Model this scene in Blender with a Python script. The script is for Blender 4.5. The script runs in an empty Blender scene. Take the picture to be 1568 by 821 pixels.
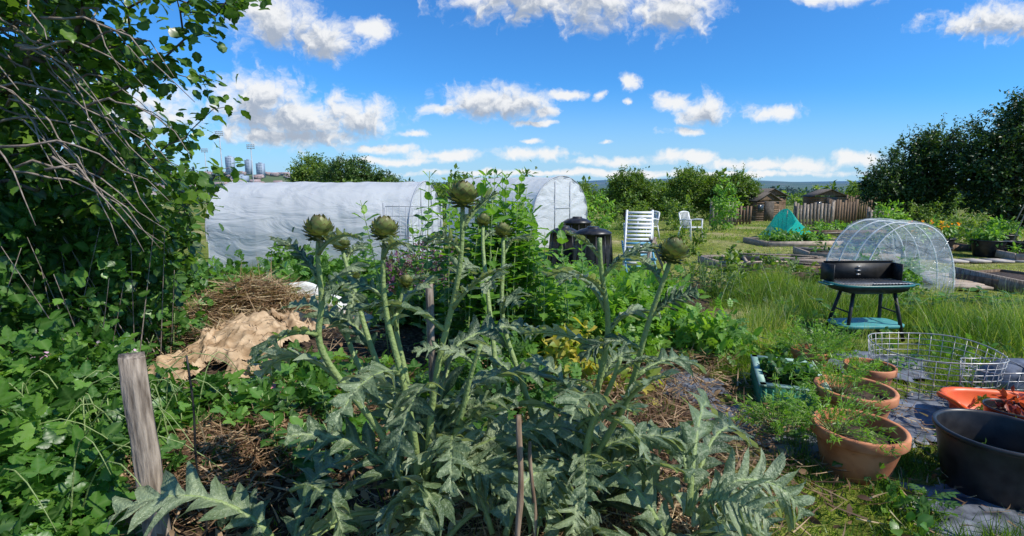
import bpy, math, numpy as np, random
from mathutils import Vector, Matrix, noise as mnoise
rng=np.random.default_rng(7); random.seed(7)
scene=bpy.context.scene
def nrm(a): return a/np.maximum(np.linalg.norm(a,axis=-1,keepdims=True),1e-9)
def U(a,b,n=None): return rng.uniform(a,b,n)
# ------------------------------------------------------------------ soup
class Soup:
    def __init__(s): s.V=[];s.L=[];s.T=[];s.A=[];s.B=[];s.M=[];s.off=0
    def inst(s,tpl,P,D,N,S,rnd=None,mi=0):
        tv,tf,tm=tpl; P=np.atleast_2d(P); n=len(P)
        if n==0: return
        D=nrm(np.broadcast_to(D,(n,3))+0.0); N=np.broadcast_to(N,(n,3))+rng.normal(0,1e-4,(n,3))
        X=nrm(np.cross(D,N)); Z=np.cross(X,D)
        S=np.asarray(S,float)
        if S.ndim==0: S=np.full(n,float(S))
        if S.ndim==1: S=np.stack([S,S,S],1)
        k=len(tv)
        W=P[:,None,:]+ (tv[None,:,0:1]*S[:,None,0:1])*X[:,None,:]+(tv[None,:,1:2]*S[:,None,1:2])*D[:,None,:]+(tv[None,:,2:3]*S[:,None,2:3])*Z[:,None,:]
        s.V.append(W.reshape(-1,3))
        fl=np.concatenate([np.array(f) for f in tf]); tt=np.array([len(f) for f in tf])
        s.L.append((fl[None,:]+ (np.arange(n)*k)[:,None]+s.off).ravel())
        s.T.append(np.tile(tt,n))
        if rnd is None: rnd=rng.random(n)
        s.A.append(np.repeat(rnd,k)); s.B.append(np.tile(tm,n)); s.M.append(np.full(n*len(tf),mi))
        s.off+=n*k
    def raw(s,V,F,mi=0,rnd=0.5,mid=None):
        V=np.asarray(V,float); s.V.append(V)
        s.L.append(np.concatenate([np.array(f) for f in F])+s.off); s.T.append(np.array([len(f) for f in F]))
        s.A.append(np.full(len(V),rnd) if np.ndim(rnd)==0 else rnd); s.B.append(np.zeros(len(V)) if mid is None else mid); s.M.append(np.full(len(F),mi)); s.off+=len(V)
    def tube(s,pts,rad,sides=6,mi=0,rnd=0.5,cap=True):
        pts=np.asarray(pts,float); k=len(pts)
        rad=np.broadcast_to(np.asarray(rad,float),(k,))
        t=np.gradient(pts,axis=0); t=nrm(t)
        ref=np.array([0,0,1.]) if abs(t.mean(0)[2])<0.8 else np.array([1.,0,0])
        x=nrm(np.cross(t,ref)); y=np.cross(t,x)
        a=np.arange(sides)/sides*2*math.pi
        V=pts[:,None,:]+rad[:,None,None]*(np.cos(a)[None,:,None]*x[:,None,:]+np.sin(a)[None,:,None]*y[:,None,:])
        i=np.arange(k-1)[:,None]*sides; j=np.arange(sides)[None,:]; j2=(j+1)%sides
        F=np.stack([i+j,i+j2,i+sides+j2,i+sides+j],-1).reshape(-1,4)
        F=[list(f) for f in F]
        if cap: F.append(list(range(sides))[::-1]); F.append([(k-1)*sides+q for q in range(sides)])
        s.raw(V.reshape(-1,3),F,mi,rnd)
    def box(s,c,d,rz=0,rx=0,ry=0,mi=0,rnd=0.5):
        hx,hy,hz=[q/2 for q in d]
        V=np.array([[x,y,z] for x in(-hx,hx) for y in(-hy,hy) for z in(-hz,hz)])
        R=np.array((Matrix.Rotation(rz,3,'Z')@Matrix.Rotation(ry,3,'Y')@Matrix.Rotation(rx,3,'X')))
        s.raw(V@R.T+np.array(c),[[0,1,3,2],[4,6,7,5],[0,4,5,1],[2,3,7,6],[0,2,6,4],[1,5,7,3]],mi,rnd)
    def lathe(s,c,prof,seg=32,mi=0,sq=0,rnd=0.5,sx=1,sy=1,rz=0):
        prof=np.array(prof,float); a=np.arange(seg)/seg*2*math.pi
        ca,sa=np.cos(a),np.sin(a)
        if sq>0:
            m=(np.abs(ca)**sq+np.abs(sa)**sq)**(-1/sq); ca=ca*m; sa=sa*m
        cx=ca*sx; cy=sa*sy
        cxr=cx*math.cos(rz)-cy*math.sin(rz); cyr=cx*math.sin(rz)+cy*math.cos(rz)
        V=np.stack([prof[:,0:1]*cxr,prof[:,0:1]*cyr,np.repeat(prof[:,1:2],seg,1)],-1)+np.array(c)
        k=len(prof); F=[]
        for i in range(k-1):
            for j in range(seg):
                F.append([i*seg+j,i*seg+(j+1)%seg,(i+1)*seg+(j+1)%seg,(i+1)*seg+j])
        s.raw(V.reshape(-1,3),F,mi,rnd)
    def obj(s,name,mats,smooth=False,parent=None,loc=None):
        me=bpy.data.meshes.new(name)
        V=np.concatenate(s.V).astype(np.float32); L=np.concatenate(s.L).astype(np.int32); T=np.concatenate(s.T)
        st=np.concatenate([[0],np.cumsum(T)[:-1]]).astype(np.int32)
        if loc is not None: V=V-np.array(loc,np.float32)
        me.vertices.add(len(V)); me.vertices.foreach_set('co',V.ravel())
        me.loops.add(len(L)); me.loops.foreach_set('vertex_index',L)
        me.polygons.add(len(st)); me.polygons.foreach_set('loop_start',st)
        me.polygons.foreach_set('material_index',np.concatenate(s.M).astype(np.int32))
        me.update(calc_edges=True)
        a=me.attributes.new('rnd','FLOAT','POINT'); a.data.foreach_set('value',np.concatenate(s.A).astype(np.float32))
        a=me.attributes.new('mid','FLOAT','POINT'); a.data.foreach_set('value',np.concatenate(s.B).astype(np.float32))
        if smooth: me.polygons.foreach_set('use_smooth',np.ones(len(st),bool))
        for m in (mats if isinstance(mats,(list,tuple)) else [mats]): me.materials.append(m)
        o=bpy.data.objects.new(name,me); scene.collection.objects.link(o)
        if loc is not None: o.location=loc
        if parent: o.parent=parent
        return o
# ------------------------------------------------------------------ materials
def newmat(name):
    m=bpy.data.materials.new(name); m.use_nodes=True; n=m.node_tree.nodes; n.clear(); return m,n,m.node_tree.links
def ramp(n,cols,pos=None):
    r=n.new('ShaderNodeValToRGB'); e=r.color_ramp.elements
    while len(e)<len(cols): e.new(0.5)
    for i,c in enumerate(cols):
        e[i].position=pos[i] if pos else i/(len(cols)-1); e[i].color=(*c,1)
    return r
def leafmat(name,cols,trans=.35,rough=.45,midc=None,midf=.6,back=None,bump=0):
    m,n,l=newmat(name)
    at=n.new('ShaderNodeAttribute'); at.attribute_name='rnd'
    r=ramp(n,cols); l.new(at.outputs['Fac'],r.inputs[0]); col=r.outputs[0]
    tc=n.new('ShaderNodeTexCoord')
    if midc:
        am=n.new('ShaderNodeAttribute'); am.attribute_name='mid'
        pw=n.new('ShaderNodeMath'); pw.operation='POWER'; pw.inputs[1].default_value=2.5; l.new(am.outputs['Fac'],pw.inputs[0])
        ml=n.new('ShaderNodeMath'); ml.operation='MULTIPLY'; ml.inputs[1].default_value=midf; l.new(pw.outputs[0],ml.inputs[0])
        mx=n.new('ShaderNodeMix'); mx.data_type='RGBA'; l.new(ml.outputs[0],mx.inputs[0]); l.new(col,mx.inputs[6]); mx.inputs[7].default_value=(*midc,1); col=mx.outputs[2]
    if back:
        g=n.new('ShaderNodeNewGeometry'); mx=n.new('ShaderNodeMix'); mx.data_type='RGBA'; l.new(g.outputs['Backfacing'],mx.inputs[0]); l.new(col,mx.inputs[6]); mx.inputs[7].default_value=(*back,1); col=mx.outputs[2]
    p=n.new('ShaderNodeBsdfPrincipled'); l.new(col,p.inputs['Base Color']); p.inputs['Roughness'].default_value=rough; p.inputs['Specular IOR Level'].default_value=.4
    if bump:
        b=n.new('ShaderNodeBump'); nb=n.new('ShaderNodeTexNoise'); nb.inputs['Scale'].default_value=70; nb.inputs['Detail'].default_value=3
        l.new(tc.outputs['Object'],nb.inputs['Vector']); l.new(nb.outputs['Fac'],b.inputs['Height']); b.inputs['Strength'].default_value=bump; b.inputs['Distance'].default_value=.02; l.new(b.outputs[0],p.inputs['Normal'])
    t=n.new('ShaderNodeBsdfTranslucent')
    tm=n.new('ShaderNodeMix'); tm.data_type='RGBA'; tm.blend_type='MULTIPLY'; tm.inputs[0].default_value=1; l.new(col,tm.inputs[6]); tm.inputs[7].default_value=(2.1,2.2,.7,1); l.new(tm.outputs[2],t.inputs['Color'])
    ms=n.new('ShaderNodeMixShader'); ms.inputs[0].default_value=trans; l.new(p.outputs[0],ms.inputs[1]); l.new(t.outputs[0],ms.inputs[2])
    o=n.new('ShaderNodeOutputMaterial'); l.new(ms.outputs[0],o.inputs[0]); return m
def surf(name,c1,c2,scale=6,rough=.7,bump=.3,stretch=(1,1,1),metal=0,detail=6,spec=.4,rndmix=0,bdist=.01):
    m,n,l=newmat(name)
    tc=n.new('ShaderNodeTexCoord'); mp=n.new('ShaderNodeMapping'); mp.inputs['Scale'].default_value=stretch; l.new(tc.outputs['Object'],mp.inputs[0])
    nz=n.new('ShaderNodeTexNoise'); nz.inputs['Scale'].default_value=scale; nz.inputs['Detail'].default_value=detail; l.new(mp.outputs[0],nz.inputs['Vector'])
    r=ramp(n,[c1,c2],[.35,.65]); l.new(nz.outputs['Fac'],r.inputs[0]); col=r.outputs[0]
    if rndmix:
        at=n.new('ShaderNodeAttribute'); at.attribute_name='rnd'
        mr=n.new('ShaderNodeMapRange'); mr.inputs[3].default_value=1-rndmix; mr.inputs[4].default_value=1+rndmix; l.new(at.outputs['Fac'],mr.inputs[0])
        mu=n.new('ShaderNodeVectorMath'); mu.operation='SCALE'; l.new(col,mu.inputs[0]); l.new(mr.outputs[0],mu.inputs['Scale']); col=mu.outputs[0]
    p=n.new('ShaderNodeBsdfPrincipled'); l.new(col,p.inputs['Base Color']); p.inputs['Roughness'].default_value=rough; p.inputs['Metallic'].default_value=metal; p.inputs['Specular IOR Level'].default_value=spec
    b=n.new('ShaderNodeBump'); b.inputs['Strength'].default_value=bump; b.inputs['Distance'].default_value=bdist; l.new(nz.outputs['Fac'],b.inputs['Height']); l.new(b.outputs[0],p.inputs['Normal'])
    o=n.new('ShaderNodeOutputMaterial'); l.new(p.outputs[0],o.inputs[0]); return m
def film(name,col,transp,transl,rough=.25,wr=3.0,bump=.6,stretch=(1,1,1),lo=.9):
    m,n,l=newmat(name)
    tc=n.new('ShaderNodeTexCoord'); mp=n.new('ShaderNodeMapping'); mp.inputs['Scale'].default_value=stretch; mp.inputs['Rotation'].default_value=(0,.5,.2); l.new(tc.outputs['Object'],mp.inputs[0])
    nz=n.new('ShaderNodeTexNoise'); nz.inputs['Scale'].default_value=wr; nz.inputs['Detail'].default_value=5; nz.inputs['Distortion'].default_value=1.2; l.new(mp.outputs[0],nz.inputs['Vector'])
    b=n.new('ShaderNodeBump'); b.inputs['Strength'].default_value=bump; b.inputs['Distance'].default_value=.08; l.new(nz.outputs['Fac'],b.inputs['Height'])
    p=n.new('ShaderNodeBsdfPrincipled'); p.inputs['Roughness'].default_value=rough; l.new(b.outputs[0],p.inputs['Normal'])
    r=ramp(n,[tuple(q*lo for q in col),col],[.3,.6]); l.new(nz.outputs['Fac'],r.inputs[0]); l.new(r.outputs[0],p.inputs['Base Color'])
    t=n.new('ShaderNodeBsdfTranslucent'); t.inputs[0].default_value=(*col,1); l.new(b.outputs[0],t.inputs['Normal'])
    ms=n.new('ShaderNodeMixShader'); ms.inputs[0].default_value=transl; l.new(p.outputs[0],ms.inputs[1]); l.new(t.outputs[0],ms.inputs[2])
    tr=n.new('ShaderNodeBsdfTransparent')
    m2=n.new('ShaderNodeMixShader'); l.new(ms.outputs[0],m2.inputs[1]); l.new(tr.outputs[0],m2.inputs[2])
    mr=n.new('ShaderNodeMapRange'); mr.inputs[1].default_value=.3;mr.inputs[2].default_value=.7; mr.inputs[3].default_value=min(1,transp*1.2); mr.inputs[4].default_value=transp*.75; l.new(nz.outputs['Fac'],mr.inputs[0]); l.new(mr.outputs[0],m2.inputs[0])
    o=n.new('ShaderNodeOutputMaterial'); l.new(m2.outputs[0],o.inputs[0]); return m
# ------------------------------------------------------------------ leaf templates
def T(v,f,m): return (np.array(v,float),f,np.array(m,float))
leafT=T([(0,0,0),(-.2,.28,.05),(0,.3,0),(.2,.28,.05),(-.2,.62,.03),(0,.64,-.02),(.2,.62,.03),(0,1,-.14)],
        [(0,3,2),(0,2,1),(2,3,6,5),(1,2,5,4),(5,6,7),(4,5,7)],[1,0,1,0,0,1,0,.7])
diaT=T([(0,0,0),(.3,.45,.08),(0,1,-.1),(-.3,.45,.08)],[(0,1,2),(0,2,3)],[.5,0,.5,0])
bladeT=T([(-.5,0,0),(.5,0,0),(.38,.5,.06),(-.38,.5,.06),(0,1,.26)],[(0,1,2,3),(3,2,4)],[0,0,.3,.3,1])
def combine(parts):
    V=[];F=[];M=[];o=0
    for tpl,ang,off,sc in parts:
        v=tpl[0]*sc; c,s_=math.cos(ang),math.sin(ang)
        w=v.copy(); w[:,0]=v[:,0]*c-v[:,1]*s_; w[:,1]=v[:,0]*s_+v[:,1]*c; w+=np.array(off)
        V.append(w);F+= [tuple(i+o for i in f) for f in tpl[1]]; M.append(tpl[2]); o+=len(v)
    return (np.concatenate(V),F,np.concatenate(M))
wide=(leafT[0]*np.array([1.5,1,1]),leafT[1],leafT[2])
def serr(n=9,w=.42):
    V=[(0,0,0)];M=[1.]
    for i in range(1,n):
        s=i/n; ww=w*math.sin(math.pi*s**.75)**.8*(1.0 if i%2 else .82)
        V+= [(-ww,s+.04*(i%2),.12*ww+.02*math.sin(i*2.)),(0,s,-.10*s*s),(ww,s+.04*(i%2),.12*ww+.02*math.cos(i*2.))]; M+=[0,1,0]
    V.append((0,1,-.13));M.append(.6)
    F=[(0,3,2),(0,2,1)]
    for i in range(n-2):
        a=1+3*i; F+=[(a+1,a+2,a+5,a+4),(a,a+1,a+4,a+3)]
    a=1+3*(n-2); F+=[(a+1,a+2,len(V)-1),(a,a+1,len(V)-1)]
    return T(V,F,M)
serrT=serr(7); slimT=serr(7,.27)
stalkT=(bladeT[0]*np.array([.02,.36,0]),bladeT[1],bladeT[2])
bramT=combine([(serr(11,.34),0,(0,.35,0),.65),(serr(11,.34),1.25,(0,.33,0),.52),(serr(11,.34),-1.25,(0,.33,0),.52),(stalkT,0,(0,0,0),1)])
compT=combine([(wide,0,(0,.62,0),.38)]+[(wide,sg*1.1,(0,y,0),sc) for y,sc in((.2,.26),(.4,.34),(.6,.34)) for sg in(-1,1)]+[((bladeT[0]*np.array([.02,.7,0]),bladeT[1],bladeT[2]),0,(0,0,0),1)])
# ------------------------------------------------------------------ greens
G_apple=leafmat('plum_leaf',[(.015,.04,.008),(.04,.10,.012),(.10,.20,.02),(.20,.32,.045)],.33,.30,(.14,.22,.06))
G_bram=leafmat('bramble_leaf',[(.014,.045,.01),(.035,.105,.016),(.09,.22,.03),(.20,.36,.055)],.33,.36,(.2,.32,.1),.5)
G_dark=leafmat('hedge_leaf',[(.014,.032,.009),(.03,.062,.016),(.06,.115,.025),(.10,.17,.036)],.26,.4)
G_mid=leafmat('shrub_leaf',[(.04,.075,.014),(.08,.145,.022),(.14,.22,.035),(.22,.30,.06)],.33,.45)
G_veg=leafmat('vegetable_leaf',[(.035,.09,.014),(.08,.19,.025),(.16,.32,.035),(.29,.43,.07)],.36,.42,(.24,.38,.12),.5)
G_yel=leafmat('yellowing_leaf',[(.10,.20,.03),(.22,.28,.04),(.48,.42,.07),(.5,.36,.08)],.3,.5)
G_grass=leafmat('grass_blade',[(.05,.10,.015),(.11,.20,.022),(.21,.31,.04),(.50,.46,.24)],.34,.42)
G_straw=leafmat('dry_stems',[(.09,.045,.022),(.24,.14,.07),(.44,.30,.17),(.60,.49,.30)],.15,.7)
G_purp=leafmat('purple_plant',[(.14,.05,.13),(.30,.12,.28),(.14,.14,.06),(.45,.28,.42)],.3,.5)
G_flow=leafmat('orange_flower',[(.8,.16,.01),(.9,.3,.01),(.9,.5,.03),(.7,.08,.02)],.3,.5)
G_pink=leafmat('pink_flower',[(.7,.3,.5),(.8,.5,.65),(.8,.6,.7)],.3,.5)
G_arti=leafmat('artichoke_leaf',[(.05,.085,.042),(.09,.14,.066),(.145,.20,.10),(.23,.285,.165)],.2,.34,(.40,.47,.26),.8,back=(.34,.39,.27),bump=.6)
G_artis=leafmat('artichoke_stem',[(.17,.24,.08),(.26,.34,.12),(.34,.41,.18)],.08,.45,bump=.4)
G_bud=leafmat('artichoke_bract',[(.12,.15,.04),(.18,.22,.06),(.27,.30,.10)],.1,.45,(.17,.085,.045),.8)
bark=surf('bark',(.07,.055,.045),(.17,.14,.115),18,.9,.7,(1,1,.4))
barkl=surf('twig_bark',(.17,.13,.10),(.34,.28,.23),25,.85,.4)
wood=surf('weathered_wood',(.13,.10,.075),(.40,.33,.26),14,.85,.9,(4,4,.5),rndmix=.3,detail=9)
woodb=surf('brown_wood',(.11,.068,.038),(.24,.16,.10),9,.85,.5,(3,3,.4),rndmix=.35)
stick=surf('stick_wood',(.16,.10,.06),(.34,.24,.16),30,.85,.6,(2,2,.3))
woodp=surf('pale_plank',(.3,.24,.18),(.48,.38,.3),9,.85,.4,(1,3,1),rndmix=.25)
terra=surf('terracotta',(.40,.13,.05),(.64,.27,.13),7,.8,.2,rndmix=.1,detail=9)
blackp=surf('black_plastic',(.012,.012,.014),(.035,.034,.034),12,.38,.08)
blacks=surf('black_steel',(.012,.012,.012),(.03,.028,.026),14,.5,.15)
soil=surf('soil',(.025,.016,.01),(.09,.06,.04),22,1,1,bdist=.03)
whitep=surf('white_plastic',(.68,.68,.66),(.82,.82,.8),5,.4,.05)
teal=surf('teal_enamel',(.02,.12,.11),(.03,.17,.155),10,.35,.1)
tealp=surf('pale_teal_shelf',(.06,.27,.26),(.10,.36,.34),10,.5,.1)
tealn=film('teal_netting',(.02,.62,.50),.18,.5,.6,9,.5,(1,1,1),.6)
greenp=surf('green_plastic',(.05,.24,.14),(.08,.32,.2),8,.45,.1)
orangep=surf('orange_plastic',(.80,.10,.015),(.88,.16,.03),6,.4,.05)
wirem=surf('galvanised_wire',(.35,.34,.32),(.6,.58,.55),30,.45,.2,metal=.6)
cloth=surf('weathered_cardboard',(.30,.19,.10),(.58,.42,.26),5,.9,1,detail=12,bdist=.03,stretch=(1,2.5,1))
pinkc=surf('pink_cloth',(.5,.12,.16),(.65,.25,.28),14,.9,.6)
sheet=surf('ground_fabric',(.03,.035,.045),(.20,.22,.26),9,.5,.8,detail=9)
whites=surf('white_sheet',(.6,.6,.58),(.8,.8,.78),8,.6,.8,bdist=.03)
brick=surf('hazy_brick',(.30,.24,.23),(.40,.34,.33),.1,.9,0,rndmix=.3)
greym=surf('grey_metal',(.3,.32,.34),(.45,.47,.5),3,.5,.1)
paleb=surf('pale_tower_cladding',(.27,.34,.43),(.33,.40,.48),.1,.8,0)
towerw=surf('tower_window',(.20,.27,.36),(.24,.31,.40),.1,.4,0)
slab=surf('concrete_slab',(.33,.29,.25),(.5,.45,.4),9,.9,.4)
tunnelf=film('polytunnel_film',(.90,.91,.91),.06,.45,.38,1.6,.9,(.7,.8,2.0))
clearf=film('clear_film',(.85,.9,.92),.72,.35,.1,4,.8,(1,.5,2))
# ------------------------------------------------------------------ terrain
def sst(a,b,x): t=np.clip((x-a)/(b-a),0,1); return t*t*(3-2*t)
def hgt(x,y):
    x=np.asarray(x,float);y=np.asarray(y,float)
    z=-.04*np.clip(y-20,0,30)-.03*np.clip(y-50,0,650)
    z=z+.04*np.sin(x*1.3+1)*np.sin(y*.9)*sst(2,6,y)*sst(60,30,y)
    r=np.hypot(x,y)
    z=z+sst(1500,5200,r)*(70+20*np.sin(x*.0011+.6)+11*np.sin(x*.0041+2)+5*np.sin(x*.009))
    z=z+50*np.exp(-((x+620)/430)**2-((y-1150)/380)**2)
    return z
a=np.linspace(-1,1,181); xs=np.sinh(a*7.2)/math.sinh(7.2)*7000
b=np.linspace(0,1,200); ys=-30+np.sinh(b*6.6)/math.sinh(6.6)*7500
X,Y=np.meshgrid(xs,ys); Z=hgt(X,Y)
s=Soup(); nx=len(xs); ny=len(ys)
i=np.arange(ny-1)[:,None]*nx+np.arange(nx-1)[None,:]
F=np.stack([i,i+1,i+nx+1,i+nx],-1).reshape(-1,4)
s.raw(np.stack([X,Y,Z],-1).reshape(-1,3),list(F))
m,n,l=newmat('ground_cover')
geo=n.new('ShaderNodeNewGeometry'); sp=n.new('ShaderNodeSeparateXYZ'); l.new(geo.outputs['Position'],sp.inputs[0])
def noise(sc,d=6):
    q=n.new('ShaderNodeTexNoise'); q.inputs['Scale'].default_value=sc; q.inputs['Detail'].default_value=d; l.new(geo.outputs['Position'],q.inputs['Vector']); return q
n1=noise(.35); n2=noise(6,8); n3=noise(28,6); n4=noise(.004,6)
gr=ramp(n,[(.09,.14,.02),(.21,.24,.04),(.42,.36,.18)],[.35,.5,.66]); l.new(n1.outputs['Fac'],gr.inputs[0])
g2=ramp(n,[(.45,.45,.45),(1.2,1.2,1.2)],[.35,.65]); l.new(n2.outputs['Fac'],g2.inputs[0])
mg=n.new('ShaderNodeMix'); mg.data_type='RGBA'; mg.blend_type='MULTIPLY'; mg.inputs[0].default_value=1; l.new(gr.outputs[0],mg.inputs[6]); l.new(g2.outputs[0],mg.inputs[7])
so=ramp(n,[(.02,.013,.009),(.065,.042,.028),(.17,.12,.08)],[.35,.52,.7]); l.new(n3.outputs['Fac'],so.inputs[0])
def math_(op,a,b=None,c=None):
    q=n.new('ShaderNodeMath'); q.operation=op
    for k,v in enumerate((a,b,c)):
        if v is None: continue
        if isinstance(v,(int,float)): q.inputs[k].default_value=v
        else: l.new(v,q.inputs[k])
    return q.outputs[0]
e1=math_('SUBTRACT',math_('MULTIPLY_ADD',sp.outputs[1],.38,.35),sp.outputs[0])
e1=math_('ADD',e1,math_('MULTIPLY_ADD',n2.outputs['Fac'],1.6,-.8))
e2=math_('SUBTRACT',9.0,sp.outputs[1]); e2=math_('ADD',e2,math_('MULTIPLY_ADD',n2.outputs['Fac'],2,-1))
mk=math_('MULTIPLY',math_('MINIMUM',e1,e2),3.0); mk.node.use_clamp=True
mm=n.new('ShaderNodeMix'); mm.data_type='RGBA'; l.new(mk,mm.inputs[0]); l.new(mg.outputs[2],mm.inputs[6]); l.new(so.outputs[0],mm.inputs[7])
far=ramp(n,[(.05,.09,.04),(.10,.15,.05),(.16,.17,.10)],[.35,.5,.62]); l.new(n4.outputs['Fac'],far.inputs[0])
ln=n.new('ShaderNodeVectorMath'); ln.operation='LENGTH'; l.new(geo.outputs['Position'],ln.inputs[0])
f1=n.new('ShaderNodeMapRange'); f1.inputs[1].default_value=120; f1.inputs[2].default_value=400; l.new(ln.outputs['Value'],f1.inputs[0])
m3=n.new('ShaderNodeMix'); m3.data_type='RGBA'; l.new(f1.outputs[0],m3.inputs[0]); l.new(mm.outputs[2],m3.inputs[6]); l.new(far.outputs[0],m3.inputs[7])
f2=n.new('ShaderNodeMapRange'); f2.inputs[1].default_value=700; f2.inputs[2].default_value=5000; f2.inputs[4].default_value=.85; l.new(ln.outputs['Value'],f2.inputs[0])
m4=n.new('ShaderNodeMix'); m4.data_type='RGBA'; l.new(f2.outputs[0],m4.inputs[0]); l.new(m3.outputs[2],m4.inputs[6]); m4.inputs[7].default_value=(.07,.15,.27,1)  # aerial haze painted into the ground colour, bluer with distance
p=n.new('ShaderNodeBsdfPrincipled'); p.inputs['Roughness'].default_value=1; p.inputs['Specular IOR Level'].default_value=.1; l.new(m4.outputs[2],p.inputs['Base Color'])
bb=n.new('ShaderNodeBump'); bb.inputs['Distance'].default_value=.05; bb.inputs['Strength'].default_value=.8; l.new(n3.outputs['Fac'],bb.inputs['Height']); l.new(bb.outputs[0],p.inputs['Normal'])
o=n.new('ShaderNodeOutputMaterial'); l.new(p.outputs[0],o.inputs[0])
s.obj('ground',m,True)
# ------------------------------------------------------------------ foliage tools
def rdir(n): return nrm(rng.normal(size=(n,3)))
def clumps(s,ells,m,per,cr,tpl,size,up=.5,mi=0,droop=.15,shell=.25,bias=0.,var=.5,floor=None):
    E=np.array(ells,float); w=(E[:,3]*E[:,4]*E[:,5])**.67; w/=w.sum()
    k=rng.choice(len(E),m,p=w); d=rdir(m); rr=1-np.abs(rng.normal(0,shell,m)); rr=np.clip(rr,0,1)
    C=E[k,:3]+d*E[k,3:]*rr[:,None]
    crv=cr*U(.6,1.4,m); crnd=U(0,1,m)
    idx=np.repeat(np.arange(m),per); N_=len(idx)
    dd=rdir(N_); P=C[idx]+dd*(crv[idx]*np.abs(rng.normal(0,.6,N_)))[:,None]
    out=d[idx]
    if floor is not None:
        z0=hgt(P[:,0],P[:,1])+floor; P[:,2]=np.where(P[:,2]<z0,z0+U(0,.15,N_),P[:,2])
    Nn=nrm(out*.4+dd*.3+np.array([0,0,up])+rng.normal(0,.45,(N_,3)))
    D=nrm(rng.normal(0,.6,(N_,3))+dd*.7+out*.3+np.array([0,0,-droop]))
    S=size*U(1-var,1+var,N_)
    s.inst(tpl,P,D,Nn,S,np.clip(.5*crnd[idx]+.5*U(0,1,N_)+bias,0,1),mi)
def grow(root,targets,step=.3,sag=.1,wig=.03):
    nodes=[np.array(p,float) for p in root]; par=[-1]+list(range(len(root)-1)); tips=[];chains=[]
    r0=nodes[-1]
    targets=sorted(targets,key=lambda t:np.linalg.norm(np.array(t)-r0))
    for t in targets:
        t=np.array(t,float); A=np.array(nodes[1:] if len(nodes)>1 else nodes)
        d=np.linalg.norm(A-t,axis=1)+ .25*np.maximum(0,A[:,2]-t[2])
        j=int(np.argmin(d))+(1 if len(nodes)>1 else 0)
        a0=nodes[j]; L=np.linalg.norm(t-a0); kk=max(2,int(L/step)); p=j
        pd=nrm(nodes[j]-nodes[par[j]]) if par[j]>=0 else np.array([0,0,1.])
        for q in range(1,kk+1):
            f=q/kk; pt=a0*(1-f)+t*f + pd*L*.25*f*(1-f) + np.array([0,0,sag*L*math.sin(math.pi*f)])+rng.normal(0,wig,3)*(q<kk)
            nodes.append(pt);par.append(p);p=len(nodes)-1
        tips.append(p);chains.append((len(nodes)-kk,kk,j))
    cnt=np.zeros(len(nodes))
    for t in tips:
        p=t
        while p>=0: cnt[p]+=1; p=par[p]
    return np.array(nodes),par,cnt,chains
def wood_of(s,g,r1,pw=.45,mi=0,rootn=0,sides=6,rmax=.3):
    nodes,par,cnt,chains=g; R=np.minimum(r1*np.maximum(cnt,1)**pw,rmax)
    if rootn>1: s.tube(nodes[:rootn],R[:rootn]*np.linspace(1.25,1,rootn),10,mi)
    for st,kk,j in chains:
        idx=[j]+list(range(st,st+kk)); r=R[idx].copy(); r[0]=min(r[0],r[1]*1.15); r=r*np.linspace(1,.75,len(r))
        s.tube(nodes[idx],r,sides if r[0]>.01 else 4,mi)
def ell_pts(ells,n,shell=.5):
    E=np.array(ells,float); w=(E[:,3]*E[:,4]*E[:,5])**.8; w/=w.sum(); k=rng.choice(len(E),n,p=w)
    return E[k,:3]+rdir(n)*E[k,3:]*(U(0,1,n)**shell)[:,None]
def far_tree(name,x,y,ells,m,per,cr,size,mat,trunk_r=.1,ntw=60,bias=0,tpl=diaT,spr=0):
    s=Soup(); z=float(hgt(x,y)); E=[(x+e[0],y+e[1],z+e[2],*e[3:]) for e in ells]
    zt=z+min(e[2]-e[5]*.4 for e in ells)
    zt=max(zt,z+.5)
    root=[(x,y,z-.1),(x+.03,y,(z+zt)/2),(x-.04,y+.03,zt)]
    g=grow(root,list(ell_pts(E,ntw)),.5,.05,.05); wood_of(s,g,.012,.5,1,3)
    clumps(s,E,m,per,cr,tpl,size,.5,0,.1,.28,bias,floor=.05)
    if spr:
        EE=np.array(E); k=rng.choice(len(EE),spr); d=rdir(spr); d[:,2]=np.abs(d[:,2])+.2; d=nrm(d)
        A=EE[k,:3]+d*EE[k,3:]*.92; L=U(.3,.75,spr)
        for q in range(spr):
            B=A[q]+nrm(d[q]+rng.normal(0,.25,3)+np.array([0,0,.3]))*L[q]; s.tube([A[q],(A[q]+B)/2,B],[.008,.006,.003],4,1)
            f=U(0,1,16)[:,None]; s.inst(tpl,A[q]*(1-f)+B*f+rng.normal(0,.04,(16,3)),rdir(16)+d[q]*.5,rdir(16)+np.array([0,0,.5]),size*U(.6,1.1,16),U(.3,1,16),0)
    return s.obj(name,[mat,bark])
# ------------------------------------------------------------------ distant trees / hedges
far_tree('broadleaf_tree',21.3,22,[(0,0,3.4,1.9,1.8,2.0),(2.3,1,3.5,2.0,2,2.3),(-1.2,0,2.5,1.4,1.3,1.5),(3.8,-.5,2.6,2,2,2.4),(.4,-.3,1.3,2.6,1.5,1.4),(.2,0,4.9,.8,.7,.7)],1150,50,.38,.14,G_dark,.2,140,-.08,leafT,90)
far_tree('broadleaf_tree',18.7,24,[(0,0,2.6,1.4,1.3,1.6),(-1.5,0,1.8,.9,.9,1.1),(1.0,0,3.1,1.2,1.2,1.5),(0,0,1.1,1.8,1.1,1.2)],680,45,.33,.12,G_dark,.14,110,.04,leafT,80)
far_tree('broadleaf_tree',-17.4,45,[(0,0,3.5,1.6,1.6,1.8),(1.2,0,2.9,1.5,1.5,1.7),(-.6,0,2.6,1.2,1.4,1.5)],420,50,.45,.17,G_mid,.15,50,.15,diaT,30)
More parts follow.
